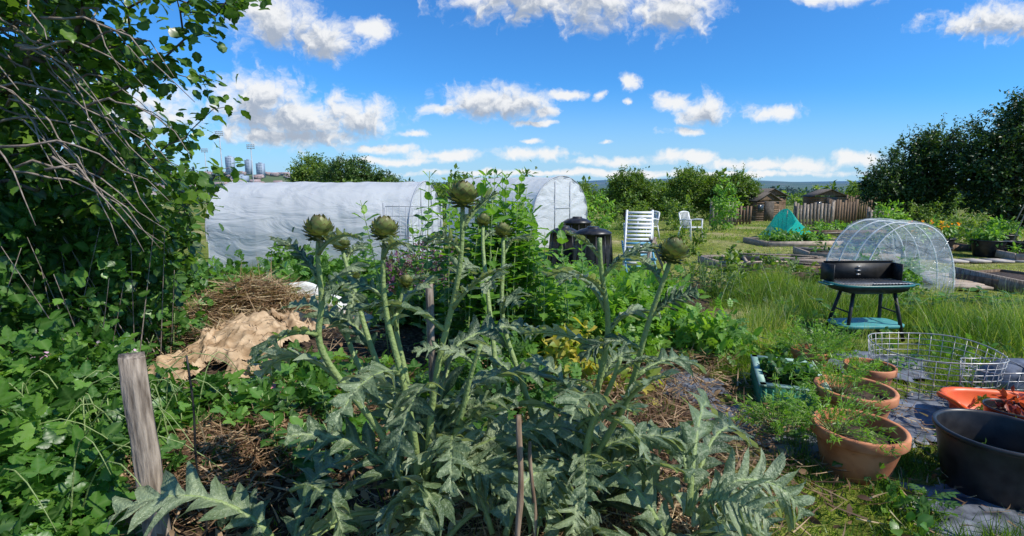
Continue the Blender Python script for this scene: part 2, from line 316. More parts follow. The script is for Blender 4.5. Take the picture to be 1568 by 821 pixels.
far_tree('broadleaf_tree',-13.2,42,[(0,0,3.0,2.2,2,1.8),(2.2,0,2.3,2.0,1.6,1.5),(-1.6,0,2.6,1.5,1.5,1.5)],600,50,.42,.16,G_dark,.15,50,.25,diaT,60)
far_tree('broadleaf_tree',7.2,33,[(0,0,1.9,1.1,1,1.3),(.9,0,1.7,.8,.8,1.2)],300,50,.35,.13,G_mid,.1,40,-.05,diaT,30)
far_tree('broadleaf_tree',11.6,34,[(0,0,2.0,1.5,1,1.3),(1.6,0,1.8,1.1,.8,1.1)],380,50,.35,.13,G_mid,.1,40,.15,diaT,50)
far_tree('broadleaf_tree',14.4,33,[(0,0,1.8,1.3,1,1.2),(-1.0,0,1.6,.9,.8,1.0)],380,50,.3,.12,G_mid,.1,40,0,diaT,30)
s=Soup(); E=[]
for x in np.arange(-14,34,1.3):
    if 4<x<18 or x<-2 or x>24: E.append((x+U(-.3,.3),38+U(-2,2),float(hgt(x,38))+1.2,1.1,1,U(.8,1.8)))
for x in np.arange(-11,2,1.1): E.append((x,30+U(-2,2),float(hgt(x,30))+.9,1.1,1,U(.8,1.5)))
clumps(s,E,1700,42,.38,diaT,.15,.5,0,.1,.3,.05); s.obj('hedge',[G_mid])
s=Soup(); E=[]
for k in range(260):
    y=U(70,420); x=U(-1.1,1.1)*y
    if x/y<-.4: continue
    E.append((x,y,float(hgt(x,y))+2,U(3,6),3,U(2.5,4.8)))
for k in range(80):
    y=U(120,420); x=-U(.4,1.1)*y; E.append((x,y,float(hgt(x,y))+1.5,U(3,6),3,U(2.5,5)))
clumps(s,E,2500,28,1.3,diaT,.8,.5,0,.1,.3,.05); s.obj('distant_woodland',[G_mid])
s=Soup(); E=[]
for k in range(460):
    y=U(500,2200); x=U(-1.1,1.1)*y; E.append((x,y,float(hgt(x,y))+3,U(10,28),8,U(4,8)))
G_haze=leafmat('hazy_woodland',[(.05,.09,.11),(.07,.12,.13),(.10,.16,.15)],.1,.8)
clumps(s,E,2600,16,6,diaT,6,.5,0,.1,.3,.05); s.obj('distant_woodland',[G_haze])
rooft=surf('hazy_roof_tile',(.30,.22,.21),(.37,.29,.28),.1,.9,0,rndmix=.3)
winm=surf('window_glass',(.03,.04,.05),(.06,.08,.1),1,.2,0)
s=Soup()
for k in range(300):
    x=U(-1150,-250); y=U(650,1200)
    if x/y>-.3: continue
    z=float(hgt(x,y)); w,d,h=U(9,20),8,U(4,6); rz=U(-.5,.5)
    s.box((x,y,z+h/2),(w,d,h),rz,mi=0,rnd=U(0,1))
    c,sn=math.cos(rz),math.sin(rz); V=[]
    for (px,py,pz) in [(-w/2-.3,-d/2-.3,h),(w/2+.3,-d/2-.3,h),(w/2+.3,d/2+.3,h),(-w/2-.3,d/2+.3,h),(-w/2,0,h+2.5),(w/2,0,h+2.5)]:
        V.append((x+px*c-py*sn,y+px*sn+py*c,z+pz+.01))
    s.raw(V,[(0,1,5,4),(2,3,4,5),(0,4,3),(1,2,5)],1,U(0,1))
    for q in range(3):
        wx=-w/2+w*(q+.5)/3; s.box((x+wx*c+(d/2)*sn,y+wx*sn-(d/2)*c,z+h*.6),(1.4,.1,1.4),rz,mi=2)
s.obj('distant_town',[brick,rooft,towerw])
for x,y,h,w in((-540,1000,38,12),(-492,1020,27,12),(-470,900,13,20),(-556,1100,30,10)):
    s=Soup(); z=float(hgt(x,y)); s.box((x,y,z+h/2),(w,w,h),.0,mi=0)
    for f in range(int(h/3)):
        for q in range(4):
            s.box((x-w*.36+q*w*.24,y-w*.5-.03,z+2+f*3),(w*.15,.3,1.3),0,mi=1)
    s.box((x,y,z+h+1),(w*.4,w*.4,2),0,mi=0)
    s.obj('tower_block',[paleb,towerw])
for x,y,h in((-139,250,33),(-125,251,27),(-176,300,30)):
    s=Soup(); z=float(hgt(x,y)); s.tube([(x,y,z),(x,y,z+h)],[.35,.2],8)
    for r in range(3):
        s.tube([(x-1.8,y,z+h+r*.8),(x+1.8,y,z+h+r*.8)],.08,4)
        for q in range(5): s.box((x-1.6+q*.8,y-.2,z+h+.1+r*.8),(.45,.3,.45),rx=.4)
    s.tube([(x-1.7,y,z+h-.3),(x-1.7,y,z+h+2.0)],.08,4); s.tube([(x+1.7,y,z+h-.3),(x+1.7,y,z+h+2.0)],.08,4)
    s.obj('floodlight_mast',[greym])
# ------------------------------------------------------------------ polytunnels
def tunnel(name,c,rz,L,W,H,hoops):
    root=bpy.data.objects.new(name,None); scene.collection.objects.link(root); root.location=(c[0],c[1],float(hgt(c[0],c[1]))); root.rotation_euler=(0,0,rz)
    R=W/2; straight=H-R*.85
    prof=[(-R,0),(-R*1.0,straight*.25),(-R*1.0,straight*.5),(-R*1.0,straight*.75)]
    for k in range(0,33):
        a=math.pi-k/32*math.pi; prof.append((R*math.cos(a),straight+R*.85*math.sin(a)))
    prof+=[(R,straight*.75),(R,straight*.5),(R,straight*.25),(R,0)]
    prof=np.array(prof); nseg=150; xs_=np.linspace(-L/2,L/2,nseg+1)
    s=Soup(); V=[]
    for x in xs_:
        f=abs(math.sin(math.pi*(x+L/2)/L*(hoops-1)))
        for q,(py,pz) in enumerate(prof):
            sc=1-.020*f
            w1=mnoise.noise(Vector((x*1.3+pz*1.6,py*1.2+4,c[0])))*.03+abs(mnoise.noise(Vector((x*2.4-pz*3.2,py*2,7+c[0]))))*.045*f+mnoise.noise(Vector((x*7+pz*4,pz*2,py*3)))*.016*f
            V.append((x,py*(sc+w1*.8),pz*(1-.014*f+w1*.5)))
    k=len(prof); F=[(i*k+j,i*k+j+1,(i+1)*k+j+1,(i+1)*k+j) for i in range(nseg) for j in range(k-1)]
    s.raw(V,F)
    for e,x in((0,-L/2),(1,L/2)):
        V=[(x+.02*(1 if e else -1)*math.sin(q*1.7),p_[0],p_[1]) for q,p_ in enumerate(prof)]
        V.append((x+.03*(1 if e else -1),0,H*.45)); nn=len(prof)
        F=[(q,q+1,nn) for q in range(nn-1)]+[(nn-1,0,nn)]
        s.raw(V,F)
    s.obj('cover',[tunnelf],True,root)
    s=Soup()
    for q in range(hoops):
        x=-L/2+L*q/(hoops-1); x=max(min(x,L/2-.02),-L/2+.02)
        s.tube([(x,p_[0]*.97,p_[1]*.978) for p_ in prof],.018,6)
    for x in(-L/2-.005,L/2+.005): s.tube([(x,p_[0]*1.006,p_[1]*1.006) for p_ in prof],.014,6)
    for (py,pz) in ((0,H*.965),(-R*.94,straight),(R*.94,straight)): s.tube([(-L/2,py,pz-.01),(L/2,py,pz-.01)],.016,6)
    for x in(-L/2-.03,L/2+.03):
        s.tube([(x,-.35,0),(x,-.35,H*.93)],.016,6); s.tube([(x,.35,0),(x,.35,H*.93)],.016,6); s.tube([(x,-.35,H*.55),(x,.35,H*.55)],.014,6)
    s.obj('frame',[greym],True,root)
    return root
tunnel('polytunnel',(-3.50,10.0),-.12,3.75,2.1,1.74,5)
tunnel('polytunnel',(.12,15.2),-.72,3.3,2.5,1.90,4)
# low cloche tunnel
s=Soup(); cx,cy=5.85,7.9; R=.72; H=1.14; L=.9; rz=.05
def pr(k,n=24): a=math.pi*(1-k/n); return (R*math.cos(a),H*math.sin(a)**.8)
V=[];nn=25;ns=14
c_,s_=math.cos(rz),math.sin(rz)
def tr(x,y,z): return (cx+x*c_-y*s_,cy+x*s_+y*c_,z)
for i in range(ns+1):
    y=-L/2+L*i/ns
    for k in range(nn):
        a,b_=pr(k); w=.015*math.sin(y*14+k*.9); V.append(tr(a*(1+w),y,b_*(1+w)+.01))
s.raw(V,[(i*nn+j,i*nn+j+1,(i+1)*nn+j+1,(i+1)*nn+j) for i in range(ns) for j in range(nn-1)],0)
for y in(-L/2,L/2):
    V=[tr(*((pr(k)[0]),y,pr(k)[1])) for k in range(nn)]+[tr(0,y+.04,H*.4)]
    s.raw(V,[(q,q+1,nn) for q in range(nn-1)],0)
for y in(-L/2+.01,-.16,.16,L/2-.01): s.tube([tr(pr(k)[0]*.985,y,pr(k)[1]*.985) for k in range(nn)],.011,6,1)
s.tube([tr(0,-L/2,H*.97),tr(0,L/2,H*.97)],.01,6,1)
for q in range(8):
    k=3+q*2.5; s.tube([tr(pr(k)[0]*1.01,-L/2-.01,pr(k)[1]*1.01),tr(pr(k)[0]*.6,-L/2+.01,pr(k)[1]*.5)],.006,4,0)
s.obj('cloche_tunnel',[clearf,whitep],True)
s=Soup(); clumps(s,[(cx,cy,.3,.5,.35,.35)],40,30,.12,leafT,.09); s.obj('lettuce_plants',[G_veg])
# ------------------------------------------------------------------ furniture
def barbecue():
    s=Soup(); x,y=3.93,5.55
    s.lathe((x,y,0),[(.0,.50),(.26,.505),(.36,.53),(.40,.60),(.41,.60),(.385,.54),(.0,.515)],32,0,4,sx=1.0,sy=.5,rz=.06)
    s.lathe((x,y,0),[(.395,.592),(.435,.592),(.44,.602),(.435,.614),(.395,.614),(.395,.592)],32,1,4,sx=1,sy=.52,rz=.06)
    s.box((x,y+.19,.715),(.80,.012,.20),.06,rx=-.12,mi=0)
    s.box((x-.40,y+.10,.71),(.012,.19,.19),.16,mi=0); s.box((x+.40,y+.14,.71),(.012,.19,.19),-.04,mi=0)
    s.tube([(x-.41,y+.17,.82),(x+.40,y+.215,.82)],.008,6,0)
    for k in range(3): s.box((x-.0,y+.178,.67+k*.045),(.05,.006,.012),.06,mi=3)
    for k in range(22): s.tube([(x-.37+k*.0352,y-.17,.622),(x-.37+k*.0352,y+.17,.622)],.003,4,3)
    s.tube([(x-.38,y-.17,.622),(x+.38,y-.13,.622)],.004,4,3)
    for sg in(-1,1): s.tube([(x+sg*.42,y-.08,.6),(x+sg*.50,y-.08,.60),(x+sg*.50,y+.08,.6),(x+sg*.42,y+.08,.60)],.009,6,1)
    for sx in(-1,1):
        for sy in(-1,1):
            s.tube([(x+sx*.22,y+sy*.10,.54),(x+sx*.31,y+sy*.19,.0)],.019,8,0)
        s.tube([(x+sx*.265,y-.14,.30),(x+sx*.265,y+.14,.30)],.009,6,0)
    s.tube([(x-.22,y-.1,.53),(x+.22,y-.1,.53)],.012,6,0)
    s.lathe((x,y-.02,0),[(.0,.13),(.35,.13),(.365,.145),(.365,.165),(.35,.17),(.0,.165)],32,2,5,sx=1,sy=.5,rz=.06)
    s.obj('barbecue_grill',[blacks,teal,tealp,wirem])
barbecue()
def chair(name,x,y,rz,mat):
    s=Soup(); z=float(hgt(x,y))
    def q(px,py,pz): c,sn=math.cos(rz),math.sin(rz); return (x+px*c-py*sn,y+px*sn+py*c,z+pz)
    for sx in(-1,1):
        s.tube([q(sx*.26,-.25,0),q(sx*.235,-.21,.42),q(sx*.25,-.20,.62)],.022,6)
        s.tube([q(sx*.26,.28,0),q(sx*.22,.20,.42)],.022,6)
        s.tube([q(sx*.25,-.22,.63),q(sx*.26,0,.64),q(sx*.22,.24,.60)],.024,6)
        s.tube([q(sx*.21,.2,.42),q(sx*.20,.31,.82)],.02,6)
    V=[q(-.23,-.22,.42),q(.23,-.22,.42),q(.21,.2,.40),q(-.21,.2,.40)]; V+= [(a_,b_,c_-.03) for a_,b_,c_ in V]
    s.raw(V,[(0,1,2,3),(7,6,5,4),(0,4,5,1),(1,5,6,2),(2,6,7,3),(3,7,4,0)])
    for k in range(7):
        px=-.17+k*.057; s.tube([q(px*.95,.2,.42),q(px,.31,.80+.05*math.cos(px*6))],.014,5)
    s.tube([q(-.2+k*.05,.31+.0,.80+.06*math.cos((-.2+k*.05)*6)) for k in range(9)],.024,6)
    s.obj(name,[mat])
chair('garden_chair',5.45,15.6,.5,whitep); chair('garden_chair',4.35,16.4,-.9,whitep)
bluep=surf('blue_slat_plastic',(.10,.30,.42),(.16,.40,.52),8,.5,.1)
s=Soup(); x,y=2.42,9.9
for sx in(-.25,.25): s.tube([(x+sx-.06,y-.3,0),(x+sx+.09,y+.2,1.2)],.024,6,0)
for k in range(15):
    f=.12+k*.06; s.box((x-.06+.15*f,y-.3+.5*f-.01,1.2*f),(.48,.014,.046),rx=-.4,ry=.0,mi=0 if (k%3 or k>8) else 1)
for sx in(-.28,.28): s.tube([(x+sx+.05,y+.1,.95),(x+sx+.25,y+.75,0)],.018,6,0); s.tube([(x+sx+.0,y-.55,.0),(x+sx+.03,y+.15,.6)],.02,6,1)
s.box((x+.0,y-.34,.30),(.6,.04,.05),mi=1); s.box((x+.33,y-.4,.33),(.045,.03,.85),ry=-.45,mi=2); s.box((x+.42,y-.42,.3),(.045,.03,.8),ry=-.5,mi=2); s.box((x+.1,y-.45,.36),(.045,.03,.8),ry=.35,mi=2)
s.obj('slatted_deck_chair',[whitep,bluep,wood])
def bin_(name,x,y,r,h,mat):
    s=Soup(); s.lathe((x,y,float(hgt(x,y))),[(r,0),(r*.97,.1),(r*.9,h*.6),(r*.82,h*.86),(r*.87,h*.86),(r*.87,h*.9),(r*.6,h*.97),(.12,h),(.12,h+.03),(0,h+.03)],28)
    for k in range(12):
        a=k/12*6.283; s.tube([(x+r*math.cos(a),y+r*math.sin(a),.02),(x+r*.84*math.cos(a),y+r*.84*math.sin(a),h*.84)],.012,4)
    s.obj(name,[mat],True)
bin_('compost_bin',1.62,10.2,.42,.84,blackp); bin_('compost_bin',1.12,11.0,.34,.8,blackp); bin_('compost_bin',1.6,12.6,.40,.9,blackp)
AV=[]
def pot(name,x,y,r,h,mat,rim=True,fill=.82,smat=soil):
    s=Soup(); z=float(hgt(x,y)); b_=r*.68
    if rim: pf=[(0,.0),(b_,0),(b_+.004,.01),(r*.88,h*.74),(r*.9,h*.77),(r*.985,h*.78),(r,h*.8),(r,h*.97),(r*.985,h),(r*.91,h),(r*.89,h*.97),(r*.80,h*.5)]
    else: pf=[(0,0),(b_*1.05,0),(b_*1.1,.02),(r*.95,h*.9),(r*.955,h*.93),(r*1.0,h*.935),(r*1.01,h*.965),(r*1.0,h),(r*.95,h),(r*.93,h*.96),(r*.8,h*.4)]
    s.lathe((x,y,z),pf,48,0)
    k=14; V=[(x,y,z+h*fill+.02)]
    rr=r*(.80+.1*fill)
    for q in range(k): a=q/k*6.283; V.append((x+rr*math.cos(a),y+rr*math.sin(a),z+h*fill+U(-.01,.01)))
    s.raw(V,[(0,1+q,1+(q+1)%k) for q in range(k)],1)
    s.obj(name,[mat,smat],True); AV.append((x,y,r*.92))
pot('terracotta_pot',2.02,2.80,.245,.28,terra,True,.7); pot('terracotta_pot',2.38,3.38,.25,.28,terra,True,.7)
pot('terracotta_pot',2.86,3.92,.18,.24,terra,True,.7); pot('terracotta_pot',2.64,4.35,.16,.22,terra,True,.7)
pot('black_bucket',2.62,2.58,.28,.36,blackp,False,.5)
AV+= [(2.14,3.75,.34),(3.4,3.2,.35),(3.93,5.3,.45),(3.45,4.0,.2),(3.93,4.9,.25)]
s=Soup(); ox,oy=3.38,3.2
s.lathe((ox,oy,0),[(0,.01),(.28,.01),(.32,.03),(.355,.18),(.37,.19),(.395,.19),(.40,.205),(.39,.215),(.365,.215),(.35,.19),(.31,.05),(0,.04)],40,0,4,sx=1,sy=.78,rz=-.25)
for sg in(-1,1): s.tube([(ox+sg*.40,oy-.12-sg*.1,.21),(ox+sg*.45,oy-.1-sg*.1,.25),(ox+sg*.45,oy+.04-sg*.1,.25),(ox+sg*.39,oy+.08-sg*.1,.21)],.014,6,0)
s.obj('orange_tub',[orangep],True)
pot('black_pot',3.22,3.12,.14,.25,blackp,False,.8); pot('orange_pot',3.55,3.18,.13,.24,orangep,False,.7)
# green crate
s=Soup(); cx,cy,rz=2.14,3.8,-.35; c_,s_=math.cos(rz),math.sin(rz)
def q(px,py): return (cx+px*c_-py*s_,cy+px*s_+py*c_)
for (px,py,w,d) in((0,-.33,.42,.02),(0,.33,.42,.02),(-.21,0,.02,.68),(.21,0,.02,.68)):
    X_,Y_=q(px,py); s.box((X_,Y_,.12),(w,d,.2),rz); s.box((X_,Y_,.225),(w+.03,d+.03,.018),rz,mi=2)
    for k in range(9):
        t=(k-4)/4.5
        ox,oy=(t*w/2,-.012*(1 if py<0 else -1)) if w>d else (.012*(1 if px>0 else -1),t*d/2)
        X2,Y2=q(px+ox,py+oy); s.box((X2,Y2,.12),(.016,.016,.19),rz)
X_,Y_=q(0,0); s.box((X_,Y_,.14),(.40,.64,.1),rz,mi=1)
s.obj('green_crate',[greenp,soil,surf('pale_crate_rim',(.26,.42,.32),(.42,.56,.46),9,.5,.1)])
def cage(x,y,r,h,nr,nv,wr=.0032,flare=.9):
    s=Soup()
    for k in range(nr):
        f=k/(nr-1); rr=r*(flare+(1-flare)*f); s.tube([(x+rr*math.cos(a),y+rr*math.sin(a),.03+h*f+.012*math.sin(a*3)) for a in np.linspace(0,6.2832,40)],wr*(1.7 if k==nr-1 else 1),4,cap=False)
    for k in range(nv):
        a=k/nv*6.2832; s.tube([(x+r*flare*math.cos(a),y+r*flare*math.sin(a),.03),(x+r*math.cos(a),y+r*math.sin(a),.03+h)],wr,4)
    s.obj('wire_basket',[wirem])
cage(3.42,4.0,.44,.34,8,34); cage(3.72,3.78,.2,.26,5,20)
s=Soup()
s.lathe((4.05,3.85,0),[(.26,0),(.3,.08),(.27,.2),(.17,.28),(.06,.30),(0,.3)],24,0,2.4,sx=1.1,sy=.8); s.obj('compost_sack',[sheet],True)
def post(name,x,y,z,w,d,lean=(0,0),mat=wood,rz=.2,jag=.02):
    s=Soup(); n_=8; V=[]
    for k in range(n_+1):
        f=k/n_; 
        for sx,sy in((-1,-1),(.1,-1.02),(1,-1),(1,1),(-1,1)):
            zz=z*f+(U(-jag,jag) if k==n_ else 0)-.05*(k==0)
            px,py=sx*w/2*(1-.06*f)+U(-.003,.003),sy*d/2+U(-.003,.003)
            V.append((x+lean[0]*f+px*math.cos(rz)-py*math.sin(rz),y+lean[1]*f+px*math.sin(rz)+py*math.cos(rz),zz))
    F=[(k*5+j,k*5+(j+1)%5,(k+1)*5+(j+1)%5,(k+1)*5+j) for k in range(n_) for j in range(5)]+[(n_*5,n_*5+1,n_*5+2,n_*5+3,n_*5+4)]
    s.raw(V,F); s.obj(name,[mat])
def sticko(name,x,y,z,r,lean,mat):
    s=Soup(); f=np.linspace(0,1,14); P=np.stack([x+lean[0]*f+.006*np.sin(f*11+x*9),y+lean[1]*f+.006*np.sin(f*8),z*f-.03],1); s.tube(P,r*(1-.25*f)*(1+.12*np.sin(f*23)),7); s.obj(name,[mat],True)
post('wooden_post',-1.60,2.1,.92,.10,.045,(-.04,.02),wood,.55,.035); post('wooden_stake',-.40,2.55,1.18,.04,.03,(-.03,.05))
sticko('wooden_stake',.02,1.72,.86,.014,(.01,.03),stick); sticko('wooden_stake',.10,1.78,.74,.009,(-.03,.0),stick)
sticko('metal_stake',-1.42,2.15,.95,.006,(.0,.0),blacks)
s=Soup()
for k in range(9): x=-1.95+k*.1; s.tube([(x,8.0,0),(x,8.0,1.35+.03*math.sin(k))],.006,4)
for k in range(9): s.tube([(-1.97,8.0,.15+k*.15),(-1.13,8.0,.15+k*.15)],.005,4)
s.tube([(-2.0,8.02,0),(-2.0,8.02,1.4)],.016,6); s.tube([(-1.1,8.02,0),(-1.1,8.02,1.4)],.016,6)
s.obj('wire_trellis',[greym])
# ------------------------------------------------------------------ back allotments
def palfence(name,x0,y0,x1,y1,h,mat,gap=.03,slw=.1):
    s=Soup(); L=math.hypot(x1-x0,y1-y0); rz=math.atan2(y1-y0,x1-x0); n_=int(L/(slw+gap))
    for k in range(n_):
        f=(k+.5)/n_; x=x0+(x1-x0)*f;y=y0+(y1-y0)*f; hh=h*U(.9,1.04); s.box((x,y,float(hgt(x,y))+hh/2),(slw,.02,hh),rz,ry=U(-.02,.02),rnd=U(0,1))
    for f in(.2,.8):
        xm,ym=(x0+x1)/2,(y0+y1)/2; s.box((xm+.025*math.sin(rz),ym+.03,float(hgt(xm,ym))+h*f),(L,.03,.09),rz)
    for k in range(int(L/1.2)+1):
        f=k/max(1,int(L/1.2)); x=x0+(x1-x0)*f;y=y0+(y1-y0)*f; s.box((x,y+.07,float(hgt(x,y))+h*.52),(.09,.07,h*1.05),rz)
    s.obj(name,[mat])
palfence('pallet_fence',12.4,22.5,13.9,22.2,1.1,wood); palfence('pallet_fence',14.2,23.0,15.3,22.8,1.15,woodb,.01); palfence('pallet_fence',15.5,22.3,16.6,22.1,.8,wood,.04)
palfence('pallet_fence',19.5,30,22.5,29.5,1.5,woodb,.02); palfence('pallet_fence',9.3,24,10.4,23.7,1.15,wood,.05); palfence('pallet_fence',11.0,26,12.0,25.7,.9,woodb,.04)
def shed(name,x,y,w,d,h,rz,mat):
    s=Soup(); z=float(hgt(x,y)); c,sn=math.cos(rz),math.sin(rz)
    def q(px,py,pz): return (x+px*c-py*sn,y+px*sn+py*c,z+pz)
    nb=int(h/.14)
    for k in range(nb):
        zz=.07+k*.14
        X_,Y_,Z_=q(0,0,zz); s.box((X_,Y_,Z_),(w,d,.135),rz,mi=0,rnd=U(0,1))
    rp=h+.4
    V=[q(-w/2-.001,-d/2,h),q(w/2,-d/2,h),q(0,-d/2,rp),q(-w/2,d/2,h),q(w/2,d/2,h),q(0,d/2,rp)]; s.raw(V,[(0,1,2),(4,3,5)],0)
    for sg in(-1,1):
        V=[q(sg*(w/2+.12),-d/2-.12,h-.1),q(0,-d/2-.12,rp+.02),q(0,d/2+.12,rp+.02),q(sg*(w/2+.12),d/2+.12,h-.1)]; V+=[(a_,b_,c2+.04) for a_,b_,c2 in V]
        s.raw(V,[(0,1,2,3),(7,6,5,4),(0,4,5,1),(1,5,6,2),(2,6,7,3),(3,7,4,0)],1)
    X_,Y_,Z_=q(.1,-d/2-.02,.9*h/1.8); s.box((X_,Y_,Z_),(.7,.03,.85*h),rz,mi=1); X_,Y_,Z_=q(-w*.33,-d/2-.02,.65*h); s.box((X_,Y_,Z_),(.4,.03,.4),rz,mi=2)
    s.obj(name,[mat,surf('roofing_felt',(.07,.06,.05),(.13,.11,.09),8,.95,.3),winm])
shed('garden_shed',15.7,33,1.7,1.8,1.4,.3,woodb); shed('garden_shed',22.4,37,2.2,2,1.75,-.2,woodb); shed('garden_shed',-6.5,52,2.4,2,2.0,.1,woodb); shed('garden_shed',18.6,38,2,2,1.8,.1,woodb)
s=Soup(); x,y=8.7,16.5; V=[]
for i in range(25):
    for j in range(25):
        u,v=i/24*2-1,j/24*2-1; V.append((x+u*(.75 if u>0 else .45)*(1-.2*v),y+v*.8,max(0,.92*(1-abs(u)**.8)*(1-.45*v*v)*(1-.2*v))+.05*mnoise.noise(Vector((u*4,v*4,1)))+.03))
s.raw(V,[(i*25+j,i*25+j+1,(i+1)*25+j+1,(i+1)*25+j) for i in range(24) for j in range(24)])
for u in(-.4,0,.4): s.tube([(x+u*.2,y+u,0),(x+u*.2,y+u,.92)],.015,5,1)
s.obj('crop_netting',[tealn,woodp],True)
def bed(x,y,w,d,rz,planks=woodp,leaf=None,h=.16,lh=.2,n=40):
    root=bpy.data.objects.new('raised_bed',None); scene.collection.objects.link(root)
    s=Soup(); z=float(hgt(x,y)); c,sn=math.cos(rz),math.sin(rz)
    for (px,py,ww,dd) in((0,-d/2,w,.045),(0,d/2,w,.045),(-w/2,0,.045,d-.06),(w/2,0,.045,d-.06)):
        s.box((x+px*c-py*sn,y+px*sn+py*c,z+h/2),(ww,dd,h),rz,rnd=U(0,1))
    s.obj('frame',[planks],parent=root)
    s=Soup(); s.box((x,y,z+h*.4),(w-.06,d-.06,h*.7),rz); s.obj('bed_soil',[soil],parent=root)
    if leaf:
        s=Soup(); clumps(s,[(x,y,z+h,w*.45,d*.45,lh)],n,22,.13,leafT,.11,.8,floor=.1); s.obj('bed_plants',[leaf],parent=root)
bed(5.9,10.2,2.2,1.2,-.35); bed(5.0,10.9,1.6,1.0,.1,leaf=G_mid,n=12,lh=.1); bed(8.3,15.0,2.4,1.3,.1,leaf=G_veg,n=70,lh=.22); bed(7.7,11.8,1.8,1.1,-.2,leaf=G_bram,n=14,lh=.1)
bed(10.7,14.0,2.6,1.4,-.1,woodb,leaf=G_mid,n=40); bed(8.6,8.6,1.3,1.2,.3,woodb,leaf=None); bed(12.5,11.5,2.4,1.3,-.3,woodp,leaf=G_veg,n=40); bed(11.5,18.5,3,1.5,.05,woodb,leaf=G_veg,n=60)
bed(4.9,9.2,1.5,.9,-.3,woodb,leaf=G_mid,n=10,lh=.1)
s=Soup()
for k in range(5): s.box((6.2+k*.42,9.4+.05*k+U(-.05,.05),.03),(.38,.38,.04),U(-.15,.15),mi=0,rnd=U(0,1))
for k in range(6): s.box((7.35+.09*k,8.2+k*.24,.045),(.75,.19,.035),-.15+U(-.05,.05),mi=1,rnd=U(0,1))
for k in range(4): s.box((9.8+.5*k,11.3,.03),(.42,.42,.04),U(-.2,.2),mi=0)
s.obj('garden_path',[slab,woodp])
s=Soup(); s.box((8.0,8.45,.11),(.06,1.3,.2),.15,rx=.05); s.box((11.2,9.6,.1),(2.2,.06,.18),.4); s.obj('timber_edging',[wood])
s=Soup()
for k in range(9): s.box((10.4+U(-.5,.5),15.8+U(-.3,.3),.03+k*.025),(U(.8,1.3),.09,.02),U(-.8,.8),mi=0,rnd=U(0,1))
for k in range(7): s.box((5.3+U(-.5,.9),9.9+U(-.3,.3),.19+k*.022),(U(.7,1.2),.08,.02),U(-.8,.8),mi=0,rnd=U(0,1))
s.obj('timber_pile',[wood])
for x,y,r,h in((9.6,12.3,.34,.42),(10.5,12.6,.36,.45),(11.4,12.2,.34,.4),(12.3,12.9,.36,.45),(11.9,14.4,.3,.4),(3.3,12.4,.22,.3),(.1,6.9,.2,.34),(9.3,17.8,.2,.3),(10.0,11.9,.25,.3),(12.0,12.0,.28,.34)):
    pot('black_tub',x,y,r,h,blackp,False,.9)
s=Soup(); E=[(9.6,12.3,.55,.36,.36,.2),(10.5,12.6,.57,.36,.36,.2),(11.4,12.3,.5,.36,.3,.2),(12.3,12.9,.6,.36,.36,.25)]
clumps(s,E,90,24,.12,leafT,.1,.6); clumps(s,[(10.5,12.7,.72,.9,.3,.10),(9.7,12.3,.66,.2,.2,.1)],26,10,.06,wide,.055,.8,mi=1); s.obj('marigold_plants',[G_veg,G_flow])
s=Soup()
for k in range(6):
    a=k/6*6.283; s.tube([(12.7+.6*math.cos(a),12.4+.6*math.sin(a),0),(12.7-.06*math.cos(a),12.4-.06*math.sin(a),2.5)],.012,5)
s.obj('cane_wigwam',[woodp])
# ------------------------------------------------------------------ sheets on the ground
def torn(name,x,y,rx,ry,h,mat,seed=0,rz=0,n_=80,fold=1.,base=None,tilt=(0,0),thick=.012):
    s=Soup();V=[];keep=[]
    for i in range(n_):
        for j in range(n_):
            u,v=(i/(n_-1)*2-1)*1.3,(j/(n_-1)*2-1)*1.3; r=math.hypot(u,v); th=math.atan2(v,u)
            Rr=.92+.14*math.sin(3*th+seed)+.10*math.sin(5*th+seed*2)+.06*math.sin(11*th+seed)+.05*math.sin(19*th)
            keep.append(r<Rr)
            f1_=1-abs(mnoise.noise(Vector((u*1.6+v*.7+seed,v*1.1,seed))))*2.2; f2_=1-abs(mnoise.noise(Vector((u*4.5-v*2+seed,v*4,seed+5))))*2
            z=h*math.exp(-1.1*r*r)+fold*(.05*max(0,f1_)**2+.025*max(0,f2_)**2+.02*mnoise.noise(Vector((u*2,v*2,seed+9))))-.05*max(0,r-Rr+.15)/.15
            px,py=u*rx,v*ry; X_,Y_=x+px*math.cos(rz)-py*math.sin(rz),y+px*math.sin(rz)+py*math.cos(rz)
            z0=float(hgt(X_,Y_))+ (base(X_,Y_) if base else 0)
            V.append((X_,Y_,z0+max(z,.0)+thick+tilt[0]*u+tilt[1]*v))
    F=[(i*n_+j,(i+1)*n_+j,(i+1)*n_+j+1,i*n_+j+1) for i in range(n_-1) for j in range(n_-1) if keep[i*n_+j] and keep[(i+1)*n_+j+1] and keep[i*n_+j+1] and keep[(i+1)*n_+j]]
    s.raw(V,F); return s.obj(name,[mat],True)
def mound(name,x,y,rx,ry,h,mat,n_=40,rz=0):
    s=Soup();V=[]
    for i in range(n_):
        for j in range(n_):
            u,v=i/(n_-1)*2-1,j/(n_-1)*2-1; r=math.hypot(u,v); z=h*max(0,math.cos(min(1,r)*math.pi/2))+.25*h*mnoise.noise(Vector((u*4,v*4,x)))
            V.append((x+u*rx,y+v*ry,float(hgt(x,y))+z*max(0,1.05-r)**.5-.01))
    s.raw(V,[(i*n_+j,(i+1)*n_+j,(i+1)*n_+j+1,i*n_+j+1) for i in range(n_-1) for j in range(n_-1)]); return s.obj(name,[mat],True)
heap=lambda X_,Y_: .36*math.exp(-((X_+2.5)/.75)**2-((Y_-4.75)/.7)**2)
mound('soil_heap',-2.55,4.8,1.0,1.0,.33,soil); mound('soil_heap',-2.9,5.5,1.0,.7,.5,soil)
